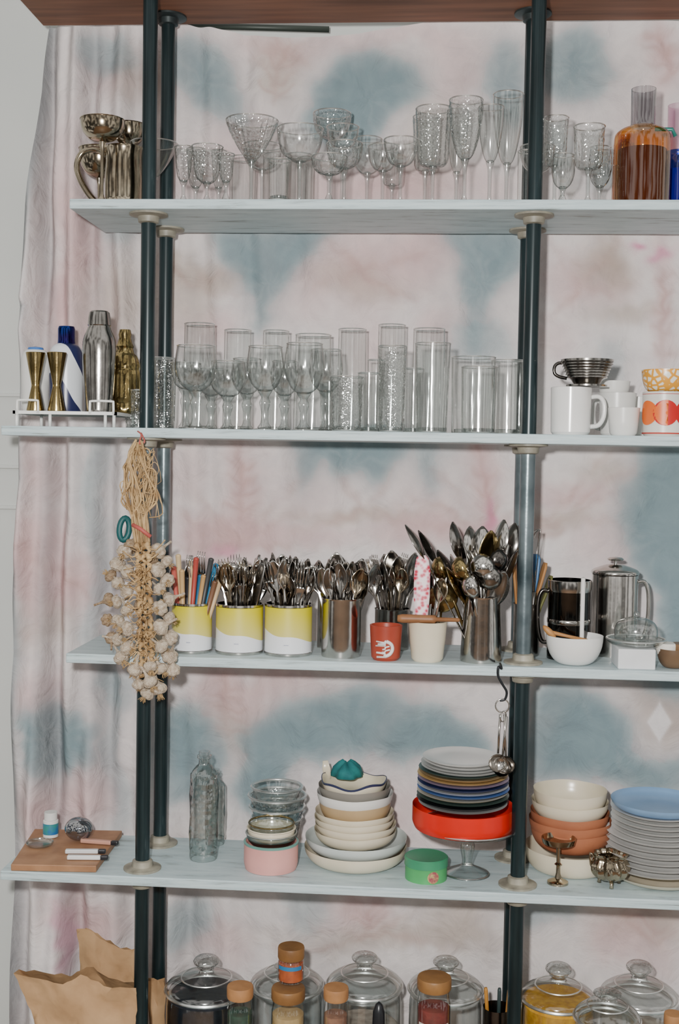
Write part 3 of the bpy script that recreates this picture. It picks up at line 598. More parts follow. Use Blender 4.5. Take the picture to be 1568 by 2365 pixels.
def fill(X,Y,h,R,n,kinds,z0=.006,spread=.26,grp='cutlery in the cans',zz=ZS[3]):
    for k in range(n):
        a=2*PI*k/n*1.618*2; rr=R*.6*math.sqrt((k+.5)/n)
        px,py=rr*math.cos(a),rr*math.sin(a)
        kd=random.choice(kinds)
        me,nm,lb={'s':(random.choice(SP[:5]),'spoon','polished steel spoon standing bowl-up'),'b':(SP[5],'spoon','brass-coloured spoon standing bowl-up'),'f':(random.choice(FK),'fork','steel fork standing tines-up'),'k':(random.choice(KN),'knife','steel table knife standing upright')}[kd]
        ty=px/R*spread*1.3+random.uniform(-.10,.10); tx=-py/R*spread+random.uniform(-.05,.05)
        utensil(me,nm,X+px*.5,Y+py*.5,zz+z0,tx,ty,random.uniform(-1.2,1.2),lb,grp,s=random.uniform(.84,.98))
cans=[rimcan(443,96,1384,.02),rimcan(553,112,1386,.025),rimcan(666,112,1386,.025)]
fill(*cans[1],46,'fffssk'); fill(*cans[2],46,'sssfs')
X,Y,h,R=cans[0]
cols=[(196,96,84),(214,186,140),(196,160,110),(34,34,38),(214,186,140),(170,70,60),(50,110,150),(190,150,96),(60,60,60),(50,120,160),(120,84,60),(210,180,140)]
for k in range(12):
    c=cols[k]; m=mat('utensil_colour_%d'%k,c,.45); px=-.027+.005*k; py=.014*math.sin(k*2.3); L=.15+.022*math.sin(k*1.7)
    g=Geo().add(tube([(0,0,0),(0,0,L*.5),(0,0,L)],[.0028,.0042,.0052],8)).add(ball(.0054,10,1,1,.7,(0,0,L)))
    utensil(g.mesh('chopstick',m),'chopstick',X+px*.6,Y-.012+py*.6,ZS[3]+.006,-.06,.2*(k-4.5)/5.5+.04,0,'long wooden or coloured utensil handle standing in can','utensil handles in the can',cat='utensil')
fill(X,Y+.01,h,R*.7,10,'sfk')
def canister(u,w,vt,Y,m,label,taper=1,name='canister'):
    X,h,R=loc(u,w,vt,Y,ZS[3]); t=lo(name,[(0,0),(R*taper*.98,0),(R*taper,.003),(R,h*.97),(R+.0012,h),(R-.001,h+.0005),(R*taper-.003,.004),(0,.004)],m,None,(X,Y,ZS[3]),label=label,cat='canister')
    return X,Y,h,R
c=canister(788,92,1375,.02,STEEL,'polished steel canister full of spoons')
fill(*c,36,'ssssssf',spread=.3)
c2=canister(748,30,1330,.11,STEEL,'narrow polished steel canister'); 
c3=canister(1112,82,1372,.01,STEEL,'polished steel canister full of serving utensils',1.18)
c4=canister(905,80,1400,.12,DSTEEL,'steel canister behind a red cup'); fill(*c4,30,'sssff',spread=.3)
RED=mat('brick_red_glaze',(160,66,46),.35,0,(142,54,38))
t,X,h,R,_=mug(891,76,1437,-.005,3,RED,'small brick-red cup painted with a curled white motif',.88,None,'cup',None,'cup')
WF=mat('white_figure_paint',(228,224,220),.5)
g=Geo()
for pts,w in [([(-.010,.012),(-.001,.010),(.009,.014),(.014,.023),(.011,.032),(.002,.037)],.0044),([(.002,.037),(-.008,.036),(-.014,.031)],.0030),([(-.014,.031),(-.018,.036)],.0018),([(-.014,.031),(-.019,.028)],.0018),([(.008,.028),(.0,.026),(-.005,.022)],.0020),([(.009,.022),(.001,.020),(-.006,.017)],.0020),([(-.010,.012),(-.017,.016)],.0026),([(-.010,.012),(-.016,.008)],.0026)]:
    P=[((R*.955+.0004)*math.cos(-PI/2+x/R),(R*.955+.0004)*math.sin(-PI/2+x/R),z) for x,z in cr(pts,3)]
    g.add(tube(P,w*.75,8))
obj('painted_motif',g.mesh('painted_motif',WF),t)
t,X,h,R,_=mug(987,90,1428,-.005,3,CREAM,'plain cream ceramic cup',.82,None,'cup',None,'cup')
fill(X,.0,h,R*.7,3,'ss')
def floral():
    m,nt,N,L,b=nodes('pink_floral_print'); tc=N.new('ShaderNodeTexCoord'); w=N.new('ShaderNodeTexVoronoi'); w.inputs['Scale'].default_value=130
    L.new(tc.outputs['Object'],w.inputs['Vector']); r=N.new('ShaderNodeValToRGB'); e=r.color_ramp.elements; e[0].position=.25; e[0].color=lin((186,50,72)); e[1].position=.45; e[1].color=lin((226,150,165)); x=e.new(.65); x.color=lin((232,214,216))
    L.new(w.outputs['Distance'],r.inputs[0]); L.new(r.outputs[0],b.inputs['Base Color']); b.inputs['Roughness'].default_value=.4; return m
zt=ray(975,1283,-.01)[1]-(ZS[3]+.006); 
g=Geo().add(ribbon([(0,.006,0,0),(.05,.007,0,0),(.08,.012,0,0),(zt*.6,.0145,0,0),(zt*.85,.0145,0,0),(zt*.97,.011,0,0),(zt,.006,0,0)],.006))
utensil(g.mesh('spatula',floral()),'spatula',X-.012,-.01,ZS[3]+.006,-.02,-.0,0,'spatula with pink floral handle standing in cream cup',None)
o=obj('rolling_handle',Geo().add(lathe([(0,0),(.006,.0),(.008,.008),(.0075,.06),(.008,.066),(.004,.07),(.0035,.11),(0,.112)],14)).mesh('rolling_handle',[mat('dark_turned_wood',(150,104,66),.5,0,(116,76,46),20)]),None,(xat(918,-.03,ZS[3]+h+.012),-.03,ZS[3]+h+.0065),(0,PI/2,0),'wooden tool handle resting across the cup','utensil')
Xs=xat(1022,.03,ZS[3]+.1); zs_=ray(1022,1378,.03)[1]
t=thing('strainer','round brass mesh strainer with long handle','strainer',(Xs-.01,.02,ZS[3]+.006))
obj('strainer_disc',Geo().add(lathe([(0,-.001),(.026,-.001),(.028,0),(.026,.002),(0,.002)],28)).mesh('strainer_disc',ABR),t,(.01,.0,zs_-ZS[3]-.006),(PI/2,0,0))
obj('handle',Geo().add(tube([(0,0,0),(.008,0,zs_-ZS[3]-.03)],.0022)).mesh('handle',BRASS),t)
X,Y,h,R=c3; zb=ZS[3]+.006
lad=[(0,-.02),(.012,-.017),(.022,-.006),(.024,.004),(.022,.004),(.01,-.012),(0,-.014)]
big=[('spoon',935,1212,.0),('spoon',965,1225,.05),('ladle',1060,1290,-.02),('ladle',1112,1285,-.03),('spoon',1045,1205,.05),('spoon',1085,1215,.06),('spoon',1165,1200,.02),('spoon',1190,1208,.05),('ladle',1155,1270,-.01),('spoon',1135,1225,.0),('ladle',1085,1330,-.035),('spoon',1178,1240,.06),('spoon',1115,1215,.04),('spatula',1148,1250,.03),('ladle',1130,1310,-.03),('spoon',1010,1270,.04),('ladle',1010,1290,.03),('spoon',1065,1250,.02),('spoon',1195,1270,.02),('spoon',1100,1250,.06),('spoon',1040,1280,.06),('spoon',1165,1320,-.03),('spoon',1060,1340,-.03),('spoon',1030,1310,.0),('spoon',1085,1270,.03)]
for i,(kd,u,v,Yt) in enumerate(big):
    xt,ztp=ray(u,v,Yt); bx,by=X+(i%4-1.5)*.008,Y+((i*7)%5-2)*.006
    base=Vector((bx,by,zb+.004)); dv=Vector((xt,Yt,ztp))-base; L=dv.length
    mm=[DSTEEL,STEEL,STEEL,DK,STEEL,DSTEEL,BRASS][(i*3)%7]
    if kd=='spoon': me=mesh_spoon(L,.021,.07,mm); lb='long serving spoon standing in a steel canister'
    elif kd=='ladle':
        g=Geo().add(tube([(0,0,0),(0,0,L*.6),(0,.003,L-.03)],[.003,.0035,.003],8)); lv,lf=lathe(lad,22); g.add(([(x,z*.9,y+L-.02) for x,y,z in lv],lf))
        me=g.mesh('ladle',mm); lb='round steel ladle standing in a steel canister'
    else: me=Geo().add(ribbon([(0,.005,0,0),(L*.6,.005,0,0),(L*.65,.02,0,0),(L*.97,.026,0,0),(L,.022,0,0)],.002)).mesh('spatula',mm); lb='flat steel spatula standing in a canister'
    o=obj(kd,me,None,base,label=lb,cat=kd,group='serving utensils')
    q=dv.to_track_quat('Z','Y'); o.rotation_mode='QUATERNION'; o.rotation_quaternion=q@Euler((0,0,random.uniform(-.8,.8))).to_quaternion()
def whisk(u,v,vb,Yt,X0,lbl):
    xt,zt=ray(u,v,Yt); base=Vector((X0,Yt,ZS[3]+.002)); dv=Vector((xt,Yt,zt))-base; L=dv.length
    t=thing('whisk',lbl,'whisk',base); t.rotation_mode='QUATERNION'; t.rotation_quaternion=dv.to_track_quat('Z','Y')
    obj('handle',Geo().add(tube([(0,0,0),(0,0,L*.5)],.005,10)).mesh('handle',STEEL),t)
    g=Geo()
    for k in range(5):
        a=PI*k/5; c,s=math.cos(a),math.sin(a); P=[(0,L*.48),(.01,L*.62),(.022,L*.8),(.018,L*.94),(0,L),(-.018,L*.94),(-.022,L*.8),(-.01,L*.62),(0,L*.48)]
        g.add(tube([(p*c,p*s,z) for p,z in cr(P,3)],.0009,5))
    obj('wires',g.mesh('wires',STEEL),t)
c5=canister(1215,60,1390,.09,DSTEEL,'steel canister behind the pipe')
whisk(1248,1222,0,.08,c5[0]+.004,'wire whisk standing in a canister')
for i,(u,v,m,lb) in enumerate([(1180,1225,WOODL,'wooden spatula'),(1262,1300,WOODL,'wooden spoon'),(1275,1330,mat('olive_tool',(110,110,60),.4),'olive-coloured tool'),(1240,1280,mat('blue_tool',(70,120,170),.4),'blue-handled tool'),(1196,1260,BRASS,'brass tool')]):
    xt,zt=ray(u,v,.1); base=Vector((c5[0]+(i-2)*.006,.09,ZS[3]+.006)); dv=Vector((xt,.1,zt))-base; L=dv.length
    o=obj('spatula',Geo().add(ribbon([(0,.004,0,0),(L*.6,.005,0,0),(L*.75,.010,0,0),(L*.95,.011,0,0),(L,.006,0,0)],.004)).mesh('spatula',m),None,base,label=lb+' standing in a canister',cat='utensil',group='utensils behind the pipe')
    o.rotation_mode='QUATERNION'; o.rotation_quaternion=dv.to_track_quat('Z','Y')
X,h,R=loc(1313,96,1335,.07,ZS[3])
t=thing('french_press','dark steel mesh cup with chrome bands','pot',(X,.07,ZS[3]))
lo('body',[(0,0),(R,0),(R,h*.9),(R*1.03,h*.92),(R*1.03,h),(R*.97,h),(R*.95,.01)],mat('smoked_mirror',(96,94,92),.1,1,(60,58,56),18,.25,bs=14),t)
lo('band',[(R*1.01,h*.45),(R*1.03,h*.46),(R*1.03,h*.5),(R*1.01,h*.51)],STEEL,t)
lo('band',[(R*1.0,h*.86),(R*1.045,h*.9),(R*1.045,h),(R*1.0,h+.001)],STEEL,t)
handle(t,R,h*.2,h*.85,.018,DK,.004,PI)
X,h,R=loc(1418,104,1320,.13,ZS[3])
t=thing('coffee_pot','polished steel coffee press with lid knob','pot',(X,.13,ZS[3]))
lo('body',[(0,0),(R,0),(R,h*.02),(R,h*.99),(R*.96,h)],STEEL,t)
lo('lid',cr([(R*1.03,h),(R*1.03,h*1.03),(R*.9,h*1.06),(R*.4,h*1.11),(.006,h*1.12),(0,h*1.12)],2),STEEL,t)
lo('knob',[(.003,h*1.11),(.003,h*1.15),(.014,h*1.165),(.016,h*1.18),(.012,h*1.2),(0,h*1.21)],STEEL,t,n=20)
handle(t,R,h*.2,h*.9,.02,STEEL,.004,0)
xs,zz=ray(1347,1335,.025); 
lo('glass_rod',[(0,0),(.004,0),(.004,zz-ZS[3]),(0,zz-ZS[3]+.002)],WHITE,None,(xs,.025,ZS[3]),n=10,label='slim white rod standing upright',cat='utensil')
X,h,R=loc(1328,134,1452,-.005,ZS[3]); h-=.006; R*=.98
lo('bowl',bowlprof(R,h,R*.4,.003),PORC,None,(X,.008,ZS[3]),label='white footed porcelain bowl with a wooden spoon',cat='bowl')
o=obj('wooden_spoon',Geo().add(tube([(0,0,0),(.03,.0,.018),(.06,.0,.036)],[.004,.003,.004])).add(ball(.01,12,1.6,.8,.6,(.0,0,0))).mesh('wooden_spoon',WOODL),None,(X-.045,.01,ZS[3]+h*1.08),(0,.75,0),'small wooden spoon leaning in a white bowl','spoon')
xa=xat(1426,-.03,ZS[3]); xb=xat(1513,-.03,ZS[3]); zt=ray(1470,1500,-.035)[1]
o=obj('box',Geo().add(box(0,xb-xa,0,.075,0,zt-ZS[3])).mesh('box',mat('white_card',(226,228,230),.5),False),None,(xa,-.035,ZS[3]),(0,0,.02),'small white rectangular box under a glass dome','box',bev=.002)
xd=xat(1470,.0,zt)
t=thing('butter_dish','clear glass dome resting on a shallow clear dish','dish',(xd,.01,zt+.0005))
g=Geo().add(lathe(bowlprof(.052,.012,.03,.002),32)).add(lip(.052,.012,.0018),1); obj('dish',g.mesh('dish',[GT,GR_]),t)
lo('dome',cr([(.038,.012),(.038,.03),(.032,.042),(.016,.05),(0,.051)],3),GT,t,(0,0,0)); lo('knob',cr([(.003,.05),(.006,.054),(.005,.06),(0,.062)],2),GT,t,n=14)
X,h,R=loc(1556,76,1458,-.0,ZS[3])
lo('bowl',bowlprof(R,.035,R*.4,.003),mat('brown_stoneware',(120,95,70),.4,0,(80,62,48)),None,(X,-.0,ZS[3]),label='small brown stoneware bowl',cat='bowl')
for k,(dx,dz,c) in enumerate([(-.012,.04,(235,230,220)),(.012,.042,(120,90,60))]):
    lo('egg_cup',cr([(0,0),(.012,0),(.018,.01),(.02,.02),(.018,.028),(0,.028)],2),mat('egg_%d'%k,c,.4),None,(X+dx,0,ZS[3]+.016),label='small rounded pot inside a brown bowl',cat='pot',n=18)
t=thing('measuring_spoon_set','steel S-hook and rings holding metal measuring spoons','measuring spoons',(xat(1157,-.05,ZS[3]),-.05,ZS[3]-.002))
def hp(u,v): x,z=ray(u,v,-.062); return (x-t.location.x,-.012,z-t.location.z)
hk=[(.0,.03,.003),(.0,.0,.003),(0,-.008,.001)]+[hp(1151,1540),hp(1150,1560),hp(1160,1580),hp(1170,1598),hp(1166,1615),hp(1154,1618)]
obj('hook',Geo().add(tube(cr(hk,4),.0022,8)).mesh('hook',mat('black_iron',(40,42,46),.35,.6)),t)
def ring(c,r,rr,rot=0): 
    return tube([(c[0]+r*math.cos(a)*math.cos(rot),c[1]+r*math.cos(a)*math.sin(rot),c[2]+r*math.sin(a)) for a in [2*PI*i/18 for i in range(18)]],rr,6,True)
obj('ring',Geo().add(ring(hp(1160,1630),.012,.0014)).mesh('ring',STEEL),t)
obj('ring',Geo().add(ring(hp(1162,1655),.009,.0012,.9)).mesh('ring',STEEL),t)
for k,(u,v,ub) in enumerate([(1155,1650,1150),(1165,1650,1168),(1170,1655,1160)]):
    a=Vector(hp(u,v)); b=Vector(hp(ub,1740+k*6)); 
    g=Geo().add(tube([a,(a+b)/2,b],.0022,6)); sv,sf=lathe(cr([(0,-.008),(.01,-.006),(.016,.0),(.0165,.003)],2),18); g.add((sv,sf),0,Matrix.Translation(b+Vector((0,-.004+.004*k,-.016)))@Matrix.Rotation(PI/2,4,'X'))
    obj('measuring_spoon',g.mesh('measuring_spoon',STEEL),t)
# ---------------------------------------------------------------- garlic braid
GAR=mat('garlic_skin',(222,208,188),.5,0,(164,142,118),2.2,.5,bs=7,amt=.55,bd=.08); GAR2=mat('dry_garlic_skin',(186,162,132),.7,0,(126,100,74),2.5,.5,bs=8,bd=.08); STRAW=mat('dry_straw',(198,168,122),.7,0,(138,106,68),40,.3)
bx,bz=ray(325,1010,-.06); BR=thing('garlic_braid','dried garlic bulbs braided on straw stalks, hanging by string','garlic braid',(bx,-.06,bz))
def gp(u,v,Y=-.075): x,z=ray(u,v,Y); return Vector((x-bx,Y+.06,z-bz))
g=Geo(); ru=random.uniform
for k in range(40):
    a=ru(-1,1); b=ru(-1,1); a2=a+ru(-.5,.5); a3=a2+ru(-.5,.5)
    P=[gp(320+a*8,1022+ru(-8,24),-.06+b*.003),gp(318+a*24+ru(-10,10),1062+ru(-20,20),-.065+b*.016),gp(322+a2*34+ru(-10,10),1105+ru(-15,15),-.07+b*.02),gp(320+a3*30+ru(-10,10),1150+ru(-10,10),-.072+b*.015),gp(322+a*18,1195,-.075+b*.01),gp(330+a*16,1262,-.078+b*.01)]
    g.add(tube(cr([tuple(p) for p in P],4),ru(.0008,.0024),5))
for k in range(30):
    a=ru(-1,1); s0=ru(1050,1180); P=[gp(322+a*22,s0,-.08),gp(322+a*40,s0-ru(5,30),-.085),gp(322+a*48+ru(-12,12),s0+ru(-20,40),-.085),gp(322+a*40+ru(-18,18),s0+ru(20,60),-.086)]
    g.add(tube(cr([tuple(p) for p in P],3),ru(.0005,.0012),4))
obj('stalks',g.mesh('stalks',STRAW),BR)
RS=mat('red_string',(176,84,76),.6)
obj('string',Geo().add(tube(cr([tuple(gp(318,996,-.047)),tuple(gp(326,1004,-.055)),tuple(gp(322,1024,-.06)),tuple(gp(334,1020,-.06)),tuple(gp(326,1000,-.05))],4),.0014,6)).mesh('string',RS),BR)
obj('binding',Geo().add(tube([tuple(gp(306,1212,-.085)),tuple(gp(325,1222,-.09)),tuple(gp(348,1240,-.088))],.004,6)).mesh('binding',RS),BR)
g=Geo()
for s in (-1,1,0):
    P=[]
    for k in range(60):
        v=1255+k*5.2; ph=k*.55+s*2.1; P.append(tuple(gp(330+15*math.sin(ph)+k*.15,v,-.090+.007*math.cos(ph*2))))
    g.add(tube(P,[.0042+.0014*math.sin(j*1.3) for j in range(60)],6))
for k in range(120):
    v=1260+ru(0,310); a=ru(-1,1); P=[gp(332+a*8,v,-.094),gp(332+a*28,v+ru(-14,14),-.106),gp(332+a*50,v+ru(-20,20),-.102)]
    g.add(tube(cr([tuple(p) for p in P],2),ru(.0006,.0016),4))
obj('plait',g.mesh('plait',STRAW),BR)
def bulb(seed):
    r=random.Random(seed); n=28; v=[];f=[]
    prof=[(0,-.74),(.3,-.8),(.66,-.72),(.92,-.42),(1,-.05),(.86,.36),(.52,.72),(.3,1.0),(.2,1.4),(.16,1.9),(.18,2.6)]
    prof=cr(prof,2); rings=[]
    ph=r.random()*6
    for (q,z) in prof:
        if q<1e-6: rings.append([len(v)]); v.append((0,0,z)); continue
        rg=[]
        for i in range(n):
            a=2*PI*i/n; lobe=1+.20*abs(math.sin(3.5*a+ph))*(1 if z<.8 else .3)-.10
            rg.append(len(v)); v.append((q*lobe*math.cos(a),q*lobe*math.sin(a),z*.86))
        rings.append(rg)
    for a,b in zip(rings,rings[1:]):
        for i in range(n):
            j=(i+1)%n
            if len(a)==1: f.append((a[0],b[j],b[i]))
            else: f.append((a[i],a[j],b[j],b[i]))
    g=Geo().add((v,f),0)
    for k in range(30):
        a=r.random()*6.28; q=r.random()*.26; b=a+r.uniform(-.8,.8)
        g.add(tube([(q*math.cos(a),q*math.sin(a),-.6),(q*1.5*math.cos(a),q*1.5*math.sin(a),-.85),(q*2.4*math.cos(b),q*2.4*math.sin(b),-1.0-.45*r.random())],.032,4),1)
    return g.mesh('garlic_bulb',[GAR if seed!=3 else GAR2,STRAW])
BM=[bulb(k) for k in range(5)]
BL=[(288,1274,-.085,0),(272,1302,-.07,1),(294,1320,-.09,0),(272,1346,-.08,0),(292,1366,-.095,0),(270,1390,-.075,1),(294,1408,-.095,0),(274,1434,-.085,0),(294,1452,-.1,0),(272,1476,-.07,1),(294,1496,-.095,0),(280,1518,-.09,0),
    (366,1272,-.085,0),(384,1296,-.075,0),(366,1316,-.095,0),(386,1340,-.08,0),(368,1360,-.1,0),(390,1384,-.08,0),(370,1404,-.1,0),(390,1428,-.08,0),(372,1448,-.1,0),(392,1472,-.08,0),(372,1492,-.1,0),(392,1514,-.08,0),(398,1546,-.075,0),
    (312,1546,-.1,0),(346,1540,-.105,0),(372,1544,-.09,0),(320,1580,-.095,0),(346,1574,-.11,0),(340,1602,-.09,0),(366,1590,-.085,0),
    (256,1330,-.055,2),(252,1385,-.055,2),(248,1432,-.055,2),(258,1475,-.06,2),(304,1262,-.06,2),(350,1290,-.06,2),(325,1330,-.07,2),(325,1400,-.07,2),(325,1470,-.07,2)]
for i,(u,v,Y,kk) in enumerate(BL):
    p=gp(u,v,Y); side=-1 if u<333 else 1
    ang=side*(-1.1) if v<1530 else side*(-.4)
    if kk==2: ang=side*-1.9
    o=obj('garlic_bulb',BM[(i*7)%5 if (i*7)%5!=3 else 0] if kk<2 else BM[3],BR,p,(ru(-.4,.4),ang+ru(-.35,.35),ru(-3,3)))
    s=ru(.0112,.0148); o.scale=(s,s,s*1.05)
o=obj('bottle_opener',Geo().add(tube([(.009*math.cos(a),0,.02*math.sin(a)) for a in [2*PI*i/20 for i in range(20)]],.0055,8,True)).mesh('bottle_opener',mat('teal_rubber',(20,84,86),.5)),None,(xat(292,-.03,1.49),-.045,ray(292,1222,-.045)[1]),(0,.1,.5),'teal looped tool handle hanging among garlic','utensil')
# ---------------------------------------------------------------- shelf 4
def stack(u,Yc,items,Zs=None,group=None,t0=None):
    Z=ZS[4] if Zs is None else Zs; prev=None
    for (w,vf,h,rb,m,shape,name,label) in items:
        tk=.0045 if shape=='plate' else .003
        R=w/2*sc(Yc); X,Zr=ray(u,vf,Yc-R)
        if prev is None:
            Z0=Z; h=max(Zr-Z,.008); X0=xat(u,Yc,Z)
        else: Z0=max(Zr-h,prev+tk+.0006); h=max(h,.008); 
        jx=random.uniform(-.0018,.0018); ww=(.004,.012) if shape=='round' and name=='bowl' else None
        lo(name,bowlprof(R,h,R*rb,tk,shape),m,None,(X+jx,Yc,Z0),n=48,wob=ww,label=label,cat=name.split('_')[-1],group=group)
        prev=Z0
    return X,Z0+h
PB=mat('off_white_blue_glaze',(200,206,202),.25,0,(184,192,190)); TAN=mat('tan_glaze',(186,160,122),.35,0,(166,140,104))
cb='cream ceramic bowl in a stack'
x,z=stack(813,.092,[(240,1990,.03,.68,CREAM,'round','serving_dish','large cream dish under a stack of bowls'),(238,1966,.03,.66,PB,'round','serving_dish','large off-white dish under a stack of bowls'),
 (192,1942,.028,.6,CREAM,'round','bowl',cb),(190,1926,.028,.6,CREAM,'round','bowl',cb),(187,1911,.028,.6,CREAM,'round','bowl',cb),(184,1897,.028,.6,CREAM,'round','bowl',cb),
 (168,1872,.04,.55,TAN,'round','bowl','tan stoneware bowl in a stack'),(178,1852,.04,.5,WHITE,'round','bowl','white ceramic bowl in a stack'),(168,1834,.035,.55,mat('grey_glaze',(136,132,124),.3),'round','bowl','grey-rimmed bowl in a stack')],group='stacked bowls and dishes')
R=76*sc(.09)
zz=ray(816,1824,.092-R)[1]
o=thing('bowl','crinkled cream bowl with dark blue wavy rim','bowl',(xat(816,.092,zz),.092,zz-.028)); 
pr=bowlprof(R,.03,R*.55,.0035)
lo('body',pr,CREAM,o,n=64,wob=(.02,.09)); lo('rim',[(R*.995,.0272),(R*1.012,.0294),(R*1.01,.0312),(R*.985,.0317)],mat('dark_blue_rim',(50,56,88),.3),o,n=64,wob=(.02,.09))
g=Geo(); v,f=lathe([(0,.026),(.008,.026),(.016,.022),(.026,.014),(.032,0),(0,-.002)],32,None,(.1,.15)); g.add((v,f))
obj('cloth',g.mesh('cloth',mat('teal_cloth',(30,120,118),.8,0,(20,90,95),30,.4)),None,(xat(800,.12,zz),.13,zz+.0),(0,0,.4),'crumpled teal cloth tucked in the bowl','cloth')
o=obj('scoop',Geo().add(ribbon([(0,.006,0,0),(.02,.008,0,.002),(.036,.005,0,0)],.002)).mesh('scoop',CREAM),None,(xat(757,.12,zz),.12,zz-.006),(0,-.15,0),'small cream scoop standing in the bowl','scoop')
# cake stand
Ys=.05; zp=ray(1075,1945,Ys-.09)[1]; X=xat(1078,Ys,ZS[4]); 
t=thing('cake_stand','clear glass pedestal cake stand carrying a plate stack','cake stand',(X,Ys,ZS[4]))
R=.040; H=zp-ZS[4]; RP=118*sc(Ys)
g=Geo().add(lathe(cr([(0,0),(R,0),(R,.003),(R*.7,.009),(.012,.016)],3),32)).add(lip(R,.002,.0014),1); obj('foot',g.mesh('foot',[GT,GR_]),t)
lo('stem',cr([(.012,.016),(.009,.025),(.014,H*.6),(.009,H*.75),(.016,H-.008),(.03,H-.002)],3),GT,t,n=18)
g=Geo().add(lathe([(0,H-.004),(RP*.7,H-.004),(RP,H),(RP,H+.006),(RP-.003,H+.006),(RP*.7,H),(0,H)],48)).add(lip(RP,H+.005,.0015),1); obj('plate',g.mesh('plate',[GT,GR_]),t)
def cm(n,c,r=.3): return mat(n,c,r)
RD=cm('scarlet_glaze',(212,32,14)); BK=cm('black_glaze',(26,28,32)); BLU=cm('blue_glaze',(80,120,184)); PUR=cm('purple_glaze',(166,152,184)); YEL=cm('ochre_glaze',(218,186,124)); DG=cm('dark_green_glaze',(66,88,84)); GR=cm('light_grey_glaze',(190,192,190)); NV=cm('navy_glaze',(40,54,104))
def pl(w,v,m,lab,h=.009): return (w,v,h,.62,m,'plate','plate',lab+' plate in a tall stack')
stack(1072,Ys,[(236,1892,.02,.92,RD,'straight','dish','scarlet red flat dish on a glass cake stand'),pl(206,1880,GR,'light grey',.008),pl(212,1871,BK,'black'),pl(214,1862,DG,'dark green'),pl(210,1853,CREAM,'cream'),pl(214,1845,BLU,'blue'),pl(212,1837,PORC,'white'),pl(212,1829,NV,'navy'),pl(212,1821,PUR,'lavender'),pl(210,1813,YEL,'pale orange'),pl(206,1805,TAN,'tan'),pl(202,1798,DG,'dark green'),pl(198,1791,PORC,'white'),pl(196,1784,GR,'light grey'),pl(190,1777,PORC,'white'),pl(184,1769,PORC,'white')],Zs=ZS[4]+H+.001,group='plates stacked on the cake stand')
stack(1328,.11,[(208,1986,.03,.75,CREAM,'round','dish','large cream dish under terracotta bowls'),(184,1938,.04,.6,TERRA,'round','bowl','terracotta bowl in a stack'),(188,1918,.04,.6,TERRA,'round','bowl','terracotta bowl in a stack'),(180,1898,.04,.6,TERRA,'round','bowl','terracotta bowl in a stack'),(176,1872,.035,.6,CREAM,'round','bowl','cream bowl on terracotta bowls'),(168,1846,.045,.6,CREAM,'round','bowl','cream bowl on terracotta bowls')],group='terracotta and cream bowls')
its=[(232,v,.010,.6,PORC,'plate','plate','white porcelain plate in a tall stack') for v in (2046,2031,2016,2001,1986,1971,1956)]+[(212,v,.010,.6,PORC,'plate','plate','white porcelain plate in a tall stack') for v in (1943,1931,1919,1907,1896)]+[(214,1878,.02,.6,mat('sky_blue_glaze',(126,160,196),.3),'round','dish','shallow sky blue dish on top of plates')]
its[0]=(226,2050,.014,.62,CREAM,'plate','plate','cream plate at the bottom of a tall stack')
stack(1540,.07,its,group='white plates beside terracotta bowls')
Yp=.037; X=xat(626,Yp,ZS[4]+.03); R=64*sc(Yp); zt=ray(626,1962,Yp-R)[1]; h=zt-ZS[4]
t=thing('pot','pink ceramic pot with thin teal rim','pot',(X,Yp,ZS[4]))
PINK=mat('pink_glaze',(216,158,150),.4,0,(202,144,138)); lo('body',bowlprof(R,h,R*.9,.004,'straight'),PINK,t); lo('rim',[(R+.0004,h-.003),(R+.001,h),(R-.003,h+.001)],mat('teal_rim',(110,160,150),.3),t)
for k in range(3):
    g=Geo().add(lathe(bowlprof(R*(.93-.05*k),.022,R*.6,.002),36)).add(lip(R*(.93-.05*k),.022,.0016),1)
    obj('bowl',g.mesh('bowl',[[GT,CREAM,GT][k],[GR_,CREAM,BRASS][k]]),None,(X,Yp,ZS[4]+h+.001-.006+.009*k),label='small shallow bowl stacked in the pink pot',cat='bowl',group='small bowls on the pink pot')
for k,(w,v) in enumerate([(118,1905),(128,1880),(134,1855),(118,1832)]):
    Yg=.13; R=w/2*sc(Yg); x,z=ray(632,v,Yg-R); hh=.036; z0=ZS[4] if k==0 else z-hh
    g=Geo().add(lathe([(R*.5,0),(R*.62,.001),(R*.85,(z-z0)*.45),(R,z-z0)],48,(12,.05,.005,.03))).add(lathe([(0,.002),(R*.6,.002)],24)).add(lip(R,z-z0,.003),1)
    obj('bowl',g.mesh('bowl',[[GC,glass('bluish_glass',(.72,.86,.9),(.3,.45,.55),.6,.16),GC,GT][k],GR_]),None,(x,Yg,z0),label='thick clear glass bowl in a stack',cat='bowl',group='stacked clear glass bowls')
def bottle(u,w,vt,Y,label,spiral=True):
    X,h,R=loc(u,w,vt,Y,ZS[4]); pr=[(0,0),(.85,0),(.98,.015),(1,.06),(.95,.09),(1,.12),(1,.72),(.93,.8),(.6,.86),(.42,.885),(.4,.93),(.52,.94),(.52,.965),(.4,.97),(.4,1),(.34,1)]
    t=thing('bottle',label,'bottle',(X,Y,ZS[4]),'clear glass bottles')
    lo('body',[(a*R,b*h) for a,b in cr(pr[:11],4)],glass('embossed_glass',(.80,.84,.83),(.10,.14,.14),.6,.16,.12,cut=80,pos=.42,cs=.4),t,n=56,rib=(8,.06,.1*h,.7*h,90)); lo('neck',[(a*R,b*h) for a,b in pr[10:]],GT,t,n=24)
bottle(471,66,1727,.07,'tall clear embossed glass bottle with swirled ribs'); bottle(497,46,1770,.16,'tall clear glass bottle behind another bottle')
Yg=.018; X=xat(984,Yg,ZS[4]+.02); R=51*sc(Yg); zt=ray(984,1992,Yg-R)[1]; h=zt-ZS[4]
